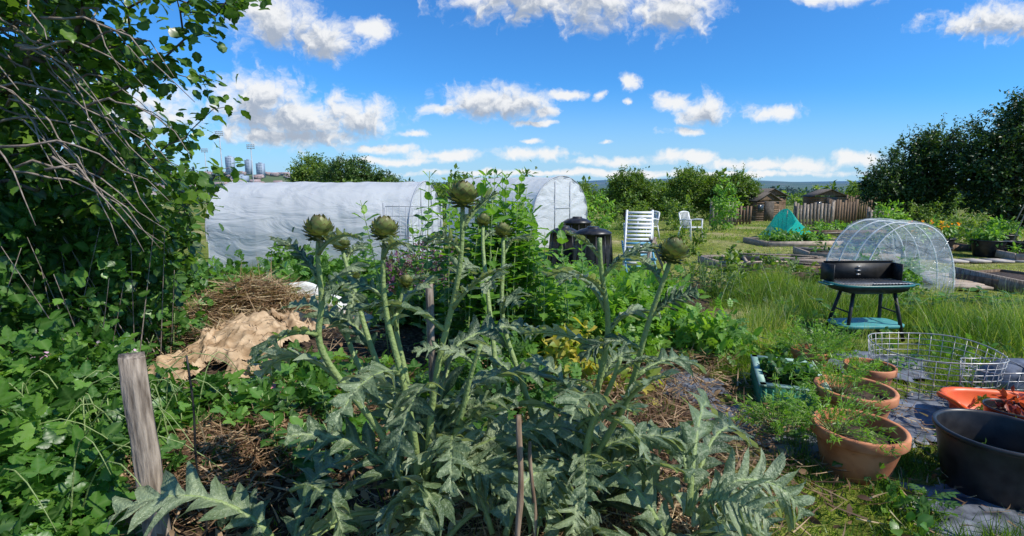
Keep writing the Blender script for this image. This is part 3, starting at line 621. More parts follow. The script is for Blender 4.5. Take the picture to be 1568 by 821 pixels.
torn('cardboard_mulch',-2.42,4.45,.46,.38,.02,cloth,1.,.3,90,1.3,heap); torn('cardboard_mulch',-2.78,4.15,.28,.30,.01,cloth,2.6,-.4,60,1.2,heap,thick=.03); torn('cardboard_mulch',-2.10,4.05,.30,.24,.01,cloth,4.2,.7,60,1.2,heap,thick=.035); torn('cardboard_mulch',-2.12,4.95,.28,.26,.01,cloth,5.2,.1,60,1.2,heap,thick=.03)
torn('pink_cloth',-1.85,3.75,.17,.12,.12,pinkc,3.,0,40,.5); mound('white_plastic_sheet',-2.6,6.2,1.0,.25,.5,whites)
AVS=[(1.75,3.35,.4,.45,.3),(1.45,4.1,.3,.5,.2),(2.75,2.3,.8,.45,-.25),(3.1,3.35,.9,.6,.1),(3.3,4.5,.6,.4,.1)]
for q_,(x,y,rx,ry,rz) in enumerate(AVS): torn('weed_membrane',x,y,rx,ry,.0,sheet,q_*1.7,rz,60,.5,thick=.008+.006*q_)
def straw(s,x,y,rx,ry,z,n,L=.3,bias=0):
    P=np.stack([x+rng.normal(0,rx*.5,n),y+rng.normal(0,ry*.5,n),np.zeros(n)],1)
    r=np.hypot((P[:,0]-x)/rx,(P[:,1]-y)/ry); P[:,2]=.03+z*np.exp(-r*r*1.2)*U(.7,1.08,n)+U(0,.04,n)
    D=nrm(np.stack([rng.normal(0,1,n),rng.normal(0,1,n),rng.normal(0,.22,n)],1)); s.inst(bladeT,P,D,np.array([0,0,1.])+rng.normal(0,.5,(n,3)),np.stack([U(.004,.012,n),U(.3,1.3,n)*L,U(.2,.6,n)*L],1),np.clip(U(0,1,n)+bias,0,1))
s=Soup(); straw(s,-2.8,5.45,.9,.6,.6,4400,.3); straw(s,-1.75,2.95,.6,.75,.12,2600,.17,-.2); straw(s,-1.4,3.4,1.2,1.2,.05,3000,.15,-.25); straw(s,.8,3.3,1.2,1.2,.06,3500,.18,-.2); straw(s,.2,2.1,.9,.5,.05,2500,.16,.0); straw(s,1.6,5.0,.8,1.5,.05,1800,.2,-.1); straw(s,2.8,3.2,1.2,1.2,.03,700,.12,0)
n_=700; P=np.stack([rng.normal(-2.5,.5,n_),rng.normal(4.6,.4,n_),np.zeros(n_)],1); P[:,2]=[.06+heap(a_,b_) for a_,b_,_ in P]; s.inst(bladeT,P,nrm(rng.normal(0,1,(n_,3))*np.array([1,1,.2])),np.array([0,0,1.]),np.stack([U(.004,.01,n_),U(.1,.35,n_),U(.05,.1,n_)],1),U(0,.9,n_))
n_=1700; P=np.stack([rng.normal(-1.5,.7,n_),rng.normal(3.1,.7,n_),U(.03,.12,n_)],1); s.inst(leafT,P,nrm(rng.normal(0,1,(n_,3))*np.array([1,1,.5])),rdir(n_)+np.array([0,0,.6]),U(.03,.08,n_),U(0,.6,n_))
n_=1200; P=np.stack([rng.normal(.6,.8,n_),rng.normal(3.2,.9,n_),U(.03,.10,n_)],1); s.inst(leafT,P,nrm(rng.normal(0,1,(n_,3))*np.array([1,1,.5])),rdir(n_)+np.array([0,0,.6]),U(.03,.08,n_),U(0,.5,n_))
s.obj('dry_straw_pile',[G_straw])
# ------------------------------------------------------------------ grass
def grass(n,xr,yr,L,w,maskf,bias=0,tilt=.35):
    P=np.stack([U(*xr,n),U(*yr,n)],1); k=maskf(P[:,0],P[:,1])
    for (ax,ay,ar) in AV: k&=np.hypot(P[:,0]-ax,P[:,1]-ay)>ar
    for (x,y,rx,ry,rz) in AVS:
        dx,dy=P[:,0]-x,P[:,1]-y; px=dx*math.cos(rz)+dy*math.sin(rz); py=-dx*math.sin(rz)+dy*math.cos(rz); k&=(np.hypot(px/rx,py/ry)>.8+.15*np.sin(px*20))|(U(0,1,n)<.08)
    pt=np.sin(P[:,0]*1.9+1.3*np.sin(P[:,1]*1.1))*np.sin(P[:,1]*1.4+.9*np.sin(P[:,0]*1.6)); k&=(U(0,1,n)>np.clip((pt-.3)*1.6,0,.85))
    P=P[k]; m_=len(P)
    hN=.6+.5*np.sin(P[:,0]*2.1+np.sin(P[:,1]*1.7)*2)*np.sin(P[:,1]*1.9+1)+.25*np.sin(P[:,0]*7)*np.sin(P[:,1]*6)
    hN=np.clip(hN,.3,1.3)
    P3=np.stack([P[:,0],P[:,1],hgt(P[:,0],P[:,1])-.01],1)
    ld=np.stack([np.sin(P[:,0]*3+P[:,1]*2),np.cos(P[:,1]*3-P[:,0]*2)],1)*.25
    D=nrm(np.stack([rng.normal(0,tilt,m_)+ld[:,0],rng.normal(0,tilt,m_)+ld[:,1],np.ones(m_)],1)); N=rng.normal(size=(m_,3));N[:,2]*=.2
    S=np.stack([w*U(.6,1.3,m_),L*hN*U(.5,1.3,m_),L*hN*U(.3,2.0,m_)],1)
    gs.inst(bladeT,P3,D,N,S,np.clip(.1+.5*U(0,1,m_)+.2*np.sin(P[:,0]*1.1+P[:,1])+bias+(U(0,1,m_)>.88)*.45,0,1))
gs=Soup()
edge=lambda x,y:x>.38*y+.35+.25*np.sin(y*2.3)+.15*np.sin(y*7)
grass(56000,(1.0,5.2),(1.9,4.8),.18,.0055,edge)
grass(90000,(1.6,9.5),(4.6,9.0),.27,.0075,lambda x,y:edge(x,y)&~((x>4.7)&(y>7.0)),.06)
grass(9000,(1.8,6.5),(4.8,7.5),.5,.005,edge,.3,.22)
grass(60000,(-1,16),(8.5,17),.06,.014,lambda x,y:(x>.1*y),.3)
grass(60000,(-3,32),(16,40),.10,.03,lambda x,y:x>-3,.3)
grass(6000,(-3.5,1.2),(1.6,4),.14,.006,lambda x,y:x>-9,.1); grass(12000,(-9,2),(6.5,9.5),.28,.01,lambda x,y:x>-9,.1)
gs.obj('grass',[G_grass])
s=Soup(); P=[]
for k in range(52):
    y=U(2.2,7.5); x=.38*y+.5+U(0,3.2); P.append((x,y,.03,.12,.12,.06))
clumps(s,P,150,9,.09,compT,.085,1.1,0,.05,.3,.0,floor=.02); clumps(s,P,100,8,.08,wide,.06,1.1,0,.05,.3,.1,floor=.01); s.obj('lawn_weeds',[G_bram])
# ------------------------------------------------------------------ vegetable / weeds masses
s=Soup()
E=[(U(.3,2.0),U(4.8,7.2),U(.12,.28),U(.3,.45),U(.3,.45),U(.2,.36)) for k in range(17)]
clumps(s,E,460,14,.18,compT,.14,.9,0,.1,.3,.05,floor=.03); clumps(s,E,240,16,.2,slimT,.11,.8,0,.1,.3,.1,floor=.03); s.obj('potato_plants',[G_veg])
s=Soup(); E=[(U(-.6,.8),U(3.1,4.6),U(.05,.15),U(.2,.35),U(.2,.35),U(.12,.25)) for k in range(10)]
clumps(s,E,110,14,.16,compT,.12,.9,0,.1,.3,0,floor=.02); s.obj('weed_patch',[G_bram])
s=Soup(); clumps(s,[(.55,4.4,.18,.3,.3,.2),(.9,4.0,.1,.25,.3,.12)],42,11,.14,slimT,.11,.5,0,.5); s.obj('yellowing_squash_plant',[G_yel])
s=Soup(); E=[(U(-6,.2),U(5.6,8.9),U(.1,.25),U(.35,.6),U(.3,.5),U(.15,.38)) for k in range(40)]
clumps(s,E,560,16,.22,serrT,.10,.8,0,.1,.3,.05,floor=.03); clumps(s,E,300,16,.2,compT,.16,.8,0,.1,.3,.15,floor=.03); s.obj('weed_patch',[G_bram])
s=Soup(); E=[(-1.15,7.2,.55,.3,.25,.34),(-1.5,6.9,.45,.28,.25,.32)]; clumps(s,E,75,24,.12,diaT,.06,.5,0,-.5,.3); s.obj('purple_salvia',[G_purp])
s=Soup(); E=[(U(3.2,5.3),U(8.3,9.6),.08,.35,.3,.14) for k in range(8)]+[(3.4,8.0,.3,.3,.3,.4),(4.4,12.6,.3,.5,.4,.4),(13,14,.4,1.2,.5,.4),(15,17,.4,1.2,.6,.4),(4.6,20,.6,.8,.5,.9),(6.4,20,.6,.8,.5,.8),(17.2,21.5,.5,.9,.5,.7)]
clumps(s,E,340,20,.16,leafT,.10,.7,0,.1,.3,.15,floor=.03); s.obj('garden_shrubs',[G_mid])
s=Soup(); E=[(14.3,19.5,.5,.6,.5,.6),(2.0,17,.6,.6,.5,.8),(3.0,19,.7,.8,.5,.8),(8.0,19.5,.9,.6,.6,1.0)]; clumps(s,E,210,20,.2,leafT,.12,.7,0,.1,.3,.15,floor=.03); s.obj('lime_shrub',[G_veg])
def stalks(name,pts,leafl,mat,nl=13,lean=.12,tpl=leafT,bias=0.):
    s=Soup()
    for (x,y,h) in pts:
        lx,ly=rng.normal(0,lean,2); k=8; f=np.linspace(0,1,k); P=np.stack([x+lx*f**1.6,y+ly*f**1.6,h*f],1)
        s.tube(P,np.linspace(.008,.003,k),5,1,.6)
        nn=int(nl*h/1.2)
        for q in range(nn):
            f=.12+.88*q/nn; pos=np.array([x+lx*f**1.6,y+ly*f**1.6,h*f]); a0=q*1.57+U(-.3,.3)
            for a in (a0,a0+3.14):
                el=U(-.2,.5)+.5*(f>.85); d=np.array([math.cos(a)*math.cos(el),math.sin(a)*math.cos(el),math.sin(el)])
                s.inst(tpl,pos[None],d[None],np.array([[U(-.3,.3),U(-.3,.3),1.]]),np.array([leafl*U(.6,1.25)*(1-.45*(f>.88))]),np.array([np.clip(.2+.5*f*U(.4,1.2)+bias+U(-.1,.1),0,1)]),0)
    s.obj(name,[mat,G_artis])
stalks('jerusalem_artichoke_plants',[(-.10+rng.normal(0,.31),5.0+rng.normal(0,.3),U(1.05,1.88)) for k in range(56)],.17,G_veg,17,tpl=slimT,bias=.0)
stalks('jerusalem_artichoke_plants',[(-1.0+rng.normal(0,.12),5.9+rng.normal(0,.1),U(.9,1.35)) for k in range(7)],.16,G_veg,13)
stalks('raspberry_canes',[(U(.3,1.8),U(6.0,7.6),U(.35,.62)) for k in range(40)],.13,G_veg,16,tpl=serrT)
stalks('nettle_patch',[(-3.5+rng.normal(0,.4),4.0+rng.normal(0,.5),U(.4,.8)) for k in range(24)],.11,G_bram,13,tpl=serrT)
stalks('nettle_patch',[(3.0+rng.normal(0,.4),7.8+rng.normal(0,.4),U(.35,.7)) for k in range(30)],.1,G_mid,12)
stalks('nettle_patch',[(6.3+rng.normal(0,1.2),6.9+rng.normal(0,.3),U(.1,.28)) for k in range(110)],.1,G_bram,22,tpl=serrT)
stalks('weed_patch',[(U(-2.2,-.9),U(2.5,4.1),U(.12,.34)) for k in range(46)],.10,G_bram,30,.05,tpl=serrT,bias=-.05)
def feathery(name,x,y,z,r,h,n,mat=G_veg):
    s=Soup()
    for k in range(n):
        a=U(0,6.28); el=U(.45,1.4); L=h*U(.7,1.2); f=np.linspace(0,1,7)
        P=np.stack([x+r*.4*math.cos(a)*U(0,1)+math.cos(a)*L*math.cos(el)*f, y+math.sin(a)*L*math.cos(el)*f, z+L*math.sin(el)*f-.3*L*f*f*math.cos(el)],1)
        s.tube(P,np.linspace(.003,.001,7),4,1,.5)
        for q in range(3,7):
            m_=9; s.inst(bladeT,np.repeat(P[q][None],m_,0)+rng.normal(0,.008,(m_,3)),rdir(m_)*.9+np.array([math.cos(a),math.sin(a),.2]),rdir(m_),np.stack([np.full(m_,.006),U(.02,.05,m_),U(.01,.03,m_)],1),U(.35,1,m_),0)
    s.obj(name,[mat,G_artis])
feathery('carrot_plants',1.92,2.85,.2,.15,.36,40); feathery('carrot_plants',2.3,3.42,.2,.15,.34,34); feathery('carrot_plants',2.66,4.33,.16,.2,.4,70); feathery('carrot_plants',1.80,3.2,.02,.2,.34,50); feathery('carrot_plants',2.86,3.92,.16,.1,.2,14)
s=Soup(); clumps(s,[(2.14,3.8,.24,.16,.25,.05)],40,10,.06,serrT,.06,1,0,.1,.3,-.1); s.obj('salad_plants',[G_bram])
s=Soup(); clumps(s,[(3.22,3.12,.28,.08,.08,.06)],9,8,.04,leafT,.05,.5); s.obj('red_seedlings',[leafmat('red_leaf',[(.2,.03,.02),(.35,.06,.03)],.3)])
# ------------------------------------------------------------------ left tree & brambles
def near_tree():
    s=Soup()
    E=[(-3.4,3.7,3.3,1.3,1.0,1.2),(-2.35,3.3,3.05,.75,.6,.5),(-2.0,3.4,2.95,.5,.5,.35),(-3.6,3.2,2.3,1.0,.8,.9),(-2.7,3.9,2.1,.65,.7,.7),(-3.3,4.2,1.5,.9,.7,.8),(-4.4,4,2.8,1.2,1.0,1.6),(-2.8,3.5,2.7,.7,.6,.5),(-3.1,2.6,3.3,.9,.6,.6),(-2.7,2.7,2.9,.4,.4,.4)]
    tg=ell_pts(E,400,.55)
    g=grow([(-5.0,4.6,-.1),(-4.9,4.5,.6),(-4.75,4.35,1.3),(-4.4,4.15,2.0),(-4.2,4.0,2.6)],list(tg),.16,.10,.018); wood_of(s,g,.0035,.46,1,5,6,.14)
    nodes,par,cnt,chains=g; P=[];D=[];R=[]
    for st,kk,j in chains:
        cr=U(0,1)
        for q in range(kk):
            p0=nodes[st+q]; dirn=nrm(nodes[st+q]-nodes[par[st+q]])
            for z in range(9 if q>=kk-3 else 3):
                P.append(p0+rng.normal(0,.055,3)); D.append(nrm(dirn*.6+rng.normal(0,.6,3)+np.array([0,0,-.25]))); R.append(.5*cr+.5*U(0,1))
    P=np.array(P);D=np.array(D); s.inst(serrT,P,D,np.array([.3,0,1.])+rng.normal(0,.5,(len(P),3)),U(.055,.105,len(P)),np.array(R),0)
    clumps(s,[(-4.6,4.9,2.4,1.3,.7,1.6),(-3.9,4.9,1.5,.9,.5,.8),(-4.5,4.6,3.8,1.0,.6,.8)],360,16,.2,serrT,.10,.5,0,.2,.4,-.05)
    for k in range(34):
        a=np.array([U(-3.6,-2.6),U(2.9,3.6),U(1.7,2.7)]); b_=a+np.array([U(.4,.9),U(-.3,.2),U(-.7,-.1)]); f=np.linspace(0,1,8)[:,None]
        s.tube(a*(1-f)+b_*f+np.array([0,0,.15])*np.sin(f*3.14)+rng.normal(0,.014,(8,3)),np.linspace(.009,.002,8),5,2)
    for (a,b_,r) in (((-4.4,4.0,2.9),(-2.35,3.2,1.75),.016),((-4.4,4.0,2.2),(-2.5,3.2,1.5),.013),((-4.5,3.6,3.1),(-2.7,2.9,2.2),.014)):
        f=np.linspace(0,1,14)[:,None]; s.tube(np.array(a)*(1-f)+np.array(b_)*f+np.array([0,0,.35])*np.sin(f*3.14)+rng.normal(0,.02,(14,3)),np.linspace(r,.003,14),6,2)
    s.obj('plum_tree',[G_apple,bark,barkl])
near_tree()
s=Soup(); E=[(-3.7,4.0,.8,.9,.9,.9),(-4.6,3.6,.9,1.2,1,1.2),(-3.4,4.7,.7,.5,.6,.8),(-5.5,5.5,1.0,1.6,1,1.1),(-4.3,5.6,.7,.8,.7,.7),(-3.3,3.3,.45,.5,.6,.5)]
clumps(s,E,900,15,.16,serrT,.075,.5,0,.2,.3,-.12,floor=.03)
for k in range(60):
    a=np.array([U(-4.6,-3.0),U(3.2,4.6),0]); f=np.linspace(0,1,8)[:,None]; b_=a+np.array([U(-.5,.6),U(-.6,.2),U(.7,1.4)]); s.tube(a*(1-f)+b_*f,np.linspace(.007,.002,8),4,1)
s.obj('hawthorn_hedge',[G_bram,barkl])
s=Soup(); E=[(-2.6,2.8,.2,.5,.5,.28),(-2.3,2.3,.18,.35,.35,.28),(-3.0,3.2,.3,.6,.5,.35),(-1.5,3.6,.06,.35,.3,.14),(-1.9,4.2,.06,.3,.25,.12),(-2.5,2.0,.35,.4,.3,.36),(-2.2,3.3,.08,.3,.3,.16),(-2.0,2.0,.1,.25,.25,.18)]
clumps(s,E,460,7,.15,bramT,.13,.9,0,.1,.3,.08,floor=.03)
for k in range(40):
    a=np.array([U(-2.8,-2.0),U(2.0,3.2),0]); f=np.linspace(0,1,9)[:,None]; b_=a+np.array([U(-.3,.7),U(-.4,.3),U(.1,.5)]); s.tube(a*(1-f)+b_*f+np.array([0,0,.35])*np.sin(f*3.14),np.linspace(.005,.002,9),4,1)
clumps(s,[(-2.6,3.0,.58,.5,.3,.1)],6,6,.02,wide,.025,1,2)
s.obj('bramble_bush',[G_bram,G_artis,G_pink])
s=Soup(); E=[(U(-2.1,-.7),U(2.6,4.2),U(.03,.1),.22,.22,.12) for k in range(16)]; clumps(s,E,110,10,.12,bramT,.09,.9,0,.1,.3,.05,floor=.02); s.obj('weed_patch',[G_bram])
# ------------------------------------------------------------------ globe artichokes
def arti_leaf(s,P0,az,el,L,W,droop,roll=0,rnd=.5,nl=8,azd=0):
    per=8; n_=nl*per+1; ss=np.linspace(0,1,n_)
    th=el-droop*ss**1.2; aa=az+azd*ss
    ds=L/(n_-1); d=np.stack([np.cos(th)*np.cos(aa),np.cos(th)*np.sin(aa),np.sin(th)],1)
    sp=P0+np.cumsum(d,0)*ds
    side=np.stack([np.sin(aa),-np.cos(aa),np.zeros(n_)],1); up=np.cross(side,d)
    ro=roll+.5*roll*ss
    c,sn=np.cos(ro)[:,None],np.sin(ro)[:,None]; side,up=side*c+up*sn,up*c-side*sn
    AC=np.array([-1,-.72,-.4,-.12,0,.12,.4,.72,1]); V=np.zeros((n_,len(AC),3)); MID=np.zeros((n_,len(AC)))
    sh=rng.random(nl+1)*.5+.6
    for ci,a_ in enumerate(AC):
        ph=.0 if a_<0 else .35
        p=(ss*nl+ph); li=np.clip(p.astype(int),0,nl); p=p%1
        tri=np.clip(1-np.abs(2*p-1)*1.2,0,1)**.75
        env=np.sin(np.pi*np.clip(ss,0,1)**.85)**.55*np.where(ss<.2,.10+ss/.2*.9,1)
        env=np.maximum(env,.07)
        w=W*env*(.085+.92*tri*sh[li]+.10*np.abs(np.sin(p*9.4))*(abs(a_)>.6)*(tri>.15))
        w=np.where(ss>.97,w*.35,w)
        aw=abs(a_)*w
        fold=.42*aw+ .26*w*(abs(a_)**2)*np.sin(p*6.28+li*1.9+(3 if a_>0 else 0))-.65*aw*aw/W
        V[:,ci]=sp+side*(np.sign(a_)*aw)[:,None]+d*(.7*aw)[:,None]+up*fold[:,None]+rng.normal(0,.002,(n_,3))
        MID[:,ci]=(1.0 if a_==0 else (.78 if abs(a_)<.2 else 0))
        if .2<abs(a_)<.9: MID[:,ci]=np.where(np.abs(p-.5)<.1,.7,0)
    k=len(AC); F=[(i*k+j,i*k+j+1,(i+1)*k+j+1,(i+1)*k+j) for i in range(n_-1) for j in range(k-1)]
    s.raw(V.reshape(-1,3),F,0,np.clip(rnd+.12*np.sin(np.repeat(ss,k)*6+rnd*20),0,1),MID.ravel())
    s.tube(sp[::6]-up[::6]*.004,np.linspace(.011,.0025,len(sp[::6]))*(.55+L),6,1,.5)
bractT=T([(0,0,0),(-.34,.12,-.06),(.34,.12,-.06),(-.46,.45,-.03),(0,.45,.10),(.46,.45,-.03),(-.30,.8,0),(0,.8,.09),(.30,.8,0),(0,1.08,.02),(0,.12,.04)],
    [(0,2,10),(0,10,1),(10,2,5,4),(1,10,4,3),(4,5,8,7),(3,4,7,6),(7,8,9),(6,7,9)],[0,0,0,.2,0,.2,.8,.55,.8,1,0])
def bud(s,C,r,ax=(0,0,1)):
    C=np.array(C,float); ax=nrm(np.array(ax,float)); x=nrm(np.cross(ax,[.3,1,.1])); y=np.cross(ax,x)
    a=np.arange(16)/16*6.283; 
    rings=[]
    for t in np.linspace(-1.45,1.5,9): rings.append(C+ax*r*.72*math.sin(t)+ (x*np.cos(a)[:,None]+y*np.sin(a)[:,None])*r*.84*math.cos(t))
    V=np.concatenate(rings); s.raw(V,[(i*16+j,i*16+(j+1)%16,(i+1)*16+(j+1)%16,(i+1)*16+j) for i in range(8) for j in range(16)],2,.2)
    for q,t in enumerate(np.linspace(-1.25,.95,8)):
        n_=10 if q<6 else 7
        for k in range(n_):
            A=(k+.5*(q%2))/n_*6.283+U(-.08,.08); rad=x*math.cos(A)+y*math.sin(A)
            P=C+ax*r*.74*math.sin(t)+rad*r*.88*math.cos(t); out=nrm(rad*math.cos(t)+ax*math.sin(t)); mer=nrm(-rad*math.sin(t)+ax*math.cos(t))
            D=nrm(mer+out*(.55-.05*q)); s.inst(bractT,P[None],D[None],out[None],np.array([r*(.66 if q<6 else .72)*U(.9,1.15)]),np.array([U(0,1)]),2)
def stem(s,pts,r0,r1,leaves=6,ll=.3,zmax=.95):
    pts=np.array(pts,float); k=30; t=np.linspace(0,len(pts)-1,k)
    P=np.stack([np.interp(t,np.arange(len(pts)),pts[:,c]) for c in range(3)],1)
    for _ in range(6): P[1:-1]=(P[:-2]+2*P[1:-1]+P[2:])/4
    w=np.linspace(0,1,k); P[:,0]+=.022*np.sin(w*9+pts[0,0]*20+pts[-1,0]*30)*np.sin(w*3.14); P[:,1]+=.015*np.sin(w*7+pts[-1,0]*50)*np.sin(w*3.14)
    s.tube(P,np.linspace(r0,r1,k),9,1,.5)
    for q in range(leaves):
        f=.3+(zmax-.3)*q/max(1,leaves-1); i=int(f*(k-1)); az=q*2.4+U(-.6,.6)
        arti_leaf(s,P[i],az,U(.5,1.2),ll*U(.7,1.3)*(1.3-f*.95),.115*(1.25-f*.8),U(.7,1.9),U(-.6,.6),U(0,1),7)
def plant(base,stems,nleaf,seed,hi=.75,Lm=1.):
    global rng
    rng=np.random.default_rng(seed)
    s=Soup(); b_=np.array(base,float)
    for (pts,br,nlv) in stems:
        full=[b_+np.array([U(-.06,.06),U(-.06,.06),0])]+[np.array(p) for p in pts]
        top=np.array(pts[-1]); stem(s,full,.017,.0085,nlv,.5)
        if br>0: ax=nrm(top-np.array(pts[-2]) if len(pts)>1 else np.array([0,0,1.])); bud(s,top+ax*br*.75,br,nrm(ax+np.array([0,0,.5])))
    for q in range(nleaf):
        az=q*2.4+U(-.3,.3)
        z=U(.02,hi)*(.4+.6*rng.random()); L=U(.5,.95)*(1.05-.3*z)*Lm
        if math.sin(az)<-.35: L*=.62
        arti_leaf(s,b_+np.array([math.cos(az)*.04,math.sin(az)*.04,z]),az,U(.6,1.4),L,U(.105,.155),U(1.0,2.5),U(-.8,.8),U(0,1),int(U(7,11)),U(-.7,.7))
    s.obj('globe_artichoke_plant',[G_arti,G_artis,G_bud],True)
plant((-.38,2.05,0),[([(-.50,2.0,.62),(-.76,1.93,1.05),(-.745,1.91,1.25),(-.72,1.9,1.46)],.046,6),([(-.36,1.95,.6),(-.50,1.92,1.1),(-.475,1.9,1.46)],.044,6),
   ([(-.36,1.98,.7),(-.22,1.95,1.15),(-.184,1.92,1.58)],.048,9),([(-.5,2.15,.7),(-.70,2.25,1.1),(-.766,2.3,1.37)],.034,4),([(-.55,2.2,.6),(-.80,2.35,1.0),(-.76,2.4,1.22)],.028,3),([(-.42,2.1,.6),(-.52,2.15,1.0),(-.47,2.2,1.22)],.028,4),([(-.3,2.0,.5),(-.12,1.9,1.05)],0,5)],20,11)
plant((.25,2.12,0),[([(.36,2.05,.5),(.50,1.95,.95),(.59,1.89,1.38)],.046,7),([(.36,2.05,.6),(.37,1.98,1.1),(.33,1.92,1.46)],.0,10),([(.1,2.15,.5),(-.03,2.3,1.0),(-.043,2.4,1.42)],.034,4),([(.0,2.2,.5),(-.14,2.45,1.1),(-.146,2.6,1.46)],.03,4),([(.3,2.0,.5),(.42,1.9,1.0)],0,6)],22,12)
plant((.72,1.9,0),[],12,13,.5,.95)
plant((-.95,1.95,0),[],8,14,.45,.9)
plant((-.05,1.95,0),[],7,15,.6)
# ------------------------------------------------------------------ world
SE=math.radians(48); SR=math.radians(114)
w=bpy.data.worlds.new('World'); scene.world=w; w.use_nodes=True; n=w.node_tree.nodes; l=w.node_tree.links; n.clear()
try:
    w.cycles.sampling_method='MANUAL'; w.cycles.sample_map_resolution=256
except Exception as e: print(e)
sky=n.new('ShaderNodeTexSky'); sky.sky_type='NISHITA'; sky.sun_disc=False; sky.sun_elevation=SE; sky.sun_rotation=SR; sky.air_density=1.0; sky.dust_density=.3; sky.ozone_density=2; sky.altitude=100
hs=n.new('ShaderNodeVectorMath'); hs.operation='MULTIPLY'; hs.inputs[1].default_value=(.40,1.06,1.75); l.new(sky.outputs[0],hs.inputs[0])
tc=n.new('ShaderNodeTexCoord'); sp=n.new('ShaderNodeSeparateXYZ'); l.new(tc.outputs['Generated'],sp.inputs[0])
ay=math_('MAXIMUM',math_('ABSOLUTE',sp.outputs[1]),.02); gx=math_('DIVIDE',sp.outputs[0],ay); gz=math_('DIVIDE',sp.outputs[2],ay)
cv=n.new('ShaderNodeCombineXYZ'); l.new(gx,cv.inputs[0]); l.new(gz,cv.inputs[1])
wn=n.new('ShaderNodeTexNoise'); wn.inputs['Scale'].default_value=13; wn.inputs['Detail'].default_value=7; wn.inputs['Roughness'].default_value=.6; l.new(cv.outputs[0],wn.inputs['Vector'])
ws=n.new('ShaderNodeVectorMath'); ws.operation='MULTIPLY_ADD'; l.new(wn.outputs['Color'],ws.inputs[0]); ws.inputs[1].default_value=(.09,.036,0); ws.inputs[2].default_value=(-.045,-.018,0)
wa=n.new('ShaderNodeVectorMath'); wa.operation='ADD'; l.new(cv.outputs[0],wa.inputs[0]); l.new(ws.outputs[0],wa.inputs[1])
CL=[(-.432,.302,.08,.045),(-.347,.273,.08,.035),(-.261,.288,.045,.02),(-.481,.163,.10,.05),(-.408,.126,.16,.046),(-.292,.128,.08,.038),(-.42,.097,.15,.022),
(.007,.345,.12,.045),(.142,.340,.10,.05),(.294,.325,.08,.046),(.575,.345,.08,.02),(-.06,.16,.08,.03),(.007,.155,.07,.03),(.059,.142,.03,.011),(.038,.12,.035,.006),(-.127,.146,.035,.012),
(.101,.172,.034,.009),(.162,.171,.012,.008),(.223,.19,.022,.015),(.216,.154,.010,.007),(.304,.157,.036,.017),(.367,.146,.045,.03),(.325,.103,.036,.008),(.496,.14,.046,.017),
(-.188,.097,.03,.007),(-.127,.059,.08,.010),(.032,.062,.08,.011),(.19,.049,.08,.009),(.30,.056,.035,.013),(.361,.053,.035,.013),(.47,.041,.10,.011),(.557,.038,.07,.017),(.654,.053,.06,.015),
(-.25,.073,.06,.008),(-.77,.14,.2,.05),(-.225,.05,.1,.007),(.038,.084,.02,.005),(.178,.084,.012,.004),(.9,.3,.12,.03),(1.3,.2,.2,.04),(.1,.028,.3,.006),(.4,.024,.3,.006)]
BIG=[c for c in CL if c[3]>.024]
def field(dy,LIST,sc=1.25):
    prev=None
    for (a_,b_,c_,d_) in LIST:
        su=n.new('ShaderNodeVectorMath'); su.operation='MULTIPLY_ADD'; l.new(wa.outputs[0],su.inputs[0]); k1,k2=1/(c_*sc),1/(d_*sc); su.inputs[1].default_value=(k1,k2,0); su.inputs[2].default_value=(-a_*k1,-(b_+dy*d_)*k2,0)
        le=n.new('ShaderNodeVectorMath'); le.operation='LENGTH'; l.new(su.outputs[0],le.inputs[0])
        prev=le.outputs['Value'] if prev is None else math_('MINIMUM',prev,le.outputs['Value'])
    return prev
f0=field(0,CL); fb=field(-.7,BIG)
cn=n.new('ShaderNodeTexNoise'); cn.inputs['Scale'].default_value=26; cn.inputs['Detail'].default_value=10; cn.inputs['Roughness'].default_value=.6; l.new(wa.outputs[0],cn.inputs['Vector'])
cofs=n.new('ShaderNodeVectorMath'); cofs.operation='ADD'; l.new(wa.outputs[0],cofs.inputs[0]); cofs.inputs[1].default_value=(.006,.012,0)
cn2=n.new('ShaderNodeTexNoise'); cn2.inputs['Scale'].default_value=26; cn2.inputs['Detail'].default_value=4; cn2.inputs['Roughness'].default_value=.6; l.new(cofs.outputs[0],cn2.inputs['Vector'])
def mr_(v,a_,b_,c_,d_,smooth=True):
    q=n.new('ShaderNodeMapRange'); q.inputs[1].default_value=a_;q.inputs[2].default_value=b_;q.inputs[3].default_value=c_;q.inputs[4].default_value=d_
    if smooth: q.interpolation_type='SMOOTHSTEP'
    l.new(v,q.inputs[0]); return q.outputs[0]
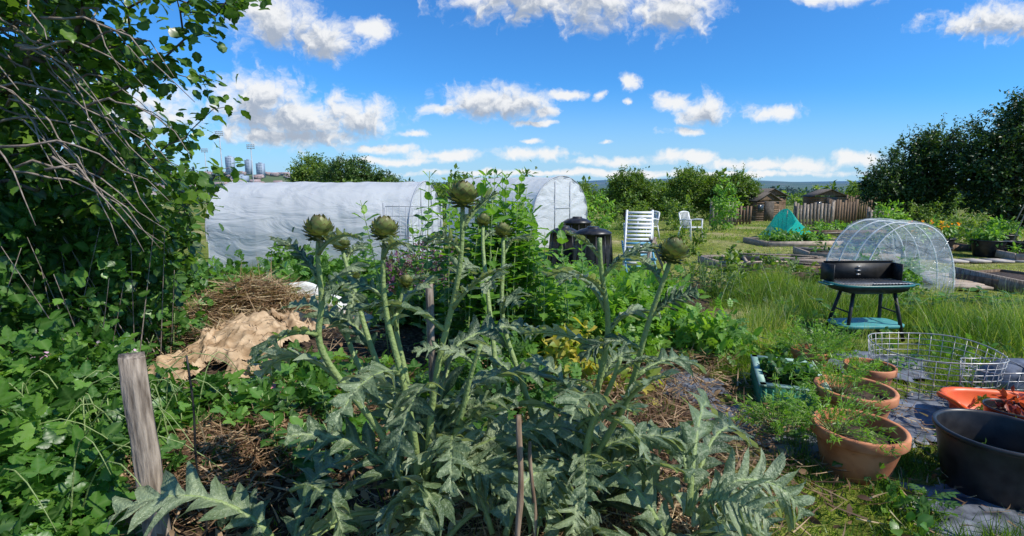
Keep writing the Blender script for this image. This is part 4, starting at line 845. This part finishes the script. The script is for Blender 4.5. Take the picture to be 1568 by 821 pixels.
dens=math_('ADD',math_('SUBTRACT',1.0,f0),math_('MULTIPLY_ADD',cn.outputs['Fac'],2.2,-1.12))
alpha=mr_(dens,-.12,.72,0,.97)
relief=math_('MULTIPLY',math_('SUBTRACT',cn2.outputs['Fac'],cn.outputs['Fac']),2.4)
shade=math_('ADD',math_('SUBTRACT',1.0,fb),math_('ADD',relief,math_('MULTIPLY_ADD',cn.outputs['Fac'],.8,-.4)))
sf=mr_(shade,.05,.9,0,1)
cc=n.new('ShaderNodeMix'); cc.data_type='RGBA'; l.new(sf,cc.inputs[0]); cc.inputs[6].default_value=(9.2,9.3,9.4,1); cc.inputs[7].default_value=(4.0,4.6,5.6,1)
hz=mr_(gz,-.02,.20,.85,0); hm=n.new('ShaderNodeMix'); hm.data_type='RGBA'; l.new(hz,hm.inputs[0]); l.new(hs.outputs[0],hm.inputs[6]); hm.inputs[7].default_value=(4.6,6.8,9.0,1)
fm=n.new('ShaderNodeMix'); fm.data_type='RGBA'; l.new(alpha,fm.inputs[0]); l.new(hm.outputs[2],fm.inputs[6]); l.new(cc.outputs[2],fm.inputs[7])
bg=n.new('ShaderNodeBackground'); bg.inputs['Strength'].default_value=.1; l.new(fm.outputs[2],bg.inputs[0])
o=n.new('ShaderNodeOutputWorld'); l.new(bg.outputs[0],o.inputs[0])
# sun
sd=bpy.data.lights.new('sun','SUN'); sd.energy=5; sd.angle=math.radians(.5); sd.color=(1,.95,.86)
so_=bpy.data.objects.new('sun',sd); scene.collection.objects.link(so_)
dv=Vector((math.sin(SR)*math.cos(SE),math.cos(SR)*math.cos(SE),math.sin(SE))); so_.rotation_euler=dv.to_track_quat('Z','Y').to_euler()
# camera
cd=bpy.data.cameras.new('camera'); cd.sensor_width=36; cd.lens=18; cd.clip_start=.05; cd.clip_end=20000
co=bpy.data.objects.new('camera',cd); scene.collection.objects.link(co); co.location=(0,0,1.65); co.rotation_euler=(math.radians(81),0,0); scene.camera=co
scene.view_settings.view_transform='Standard'; scene.view_settings.look='None'; scene.view_settings.exposure=0
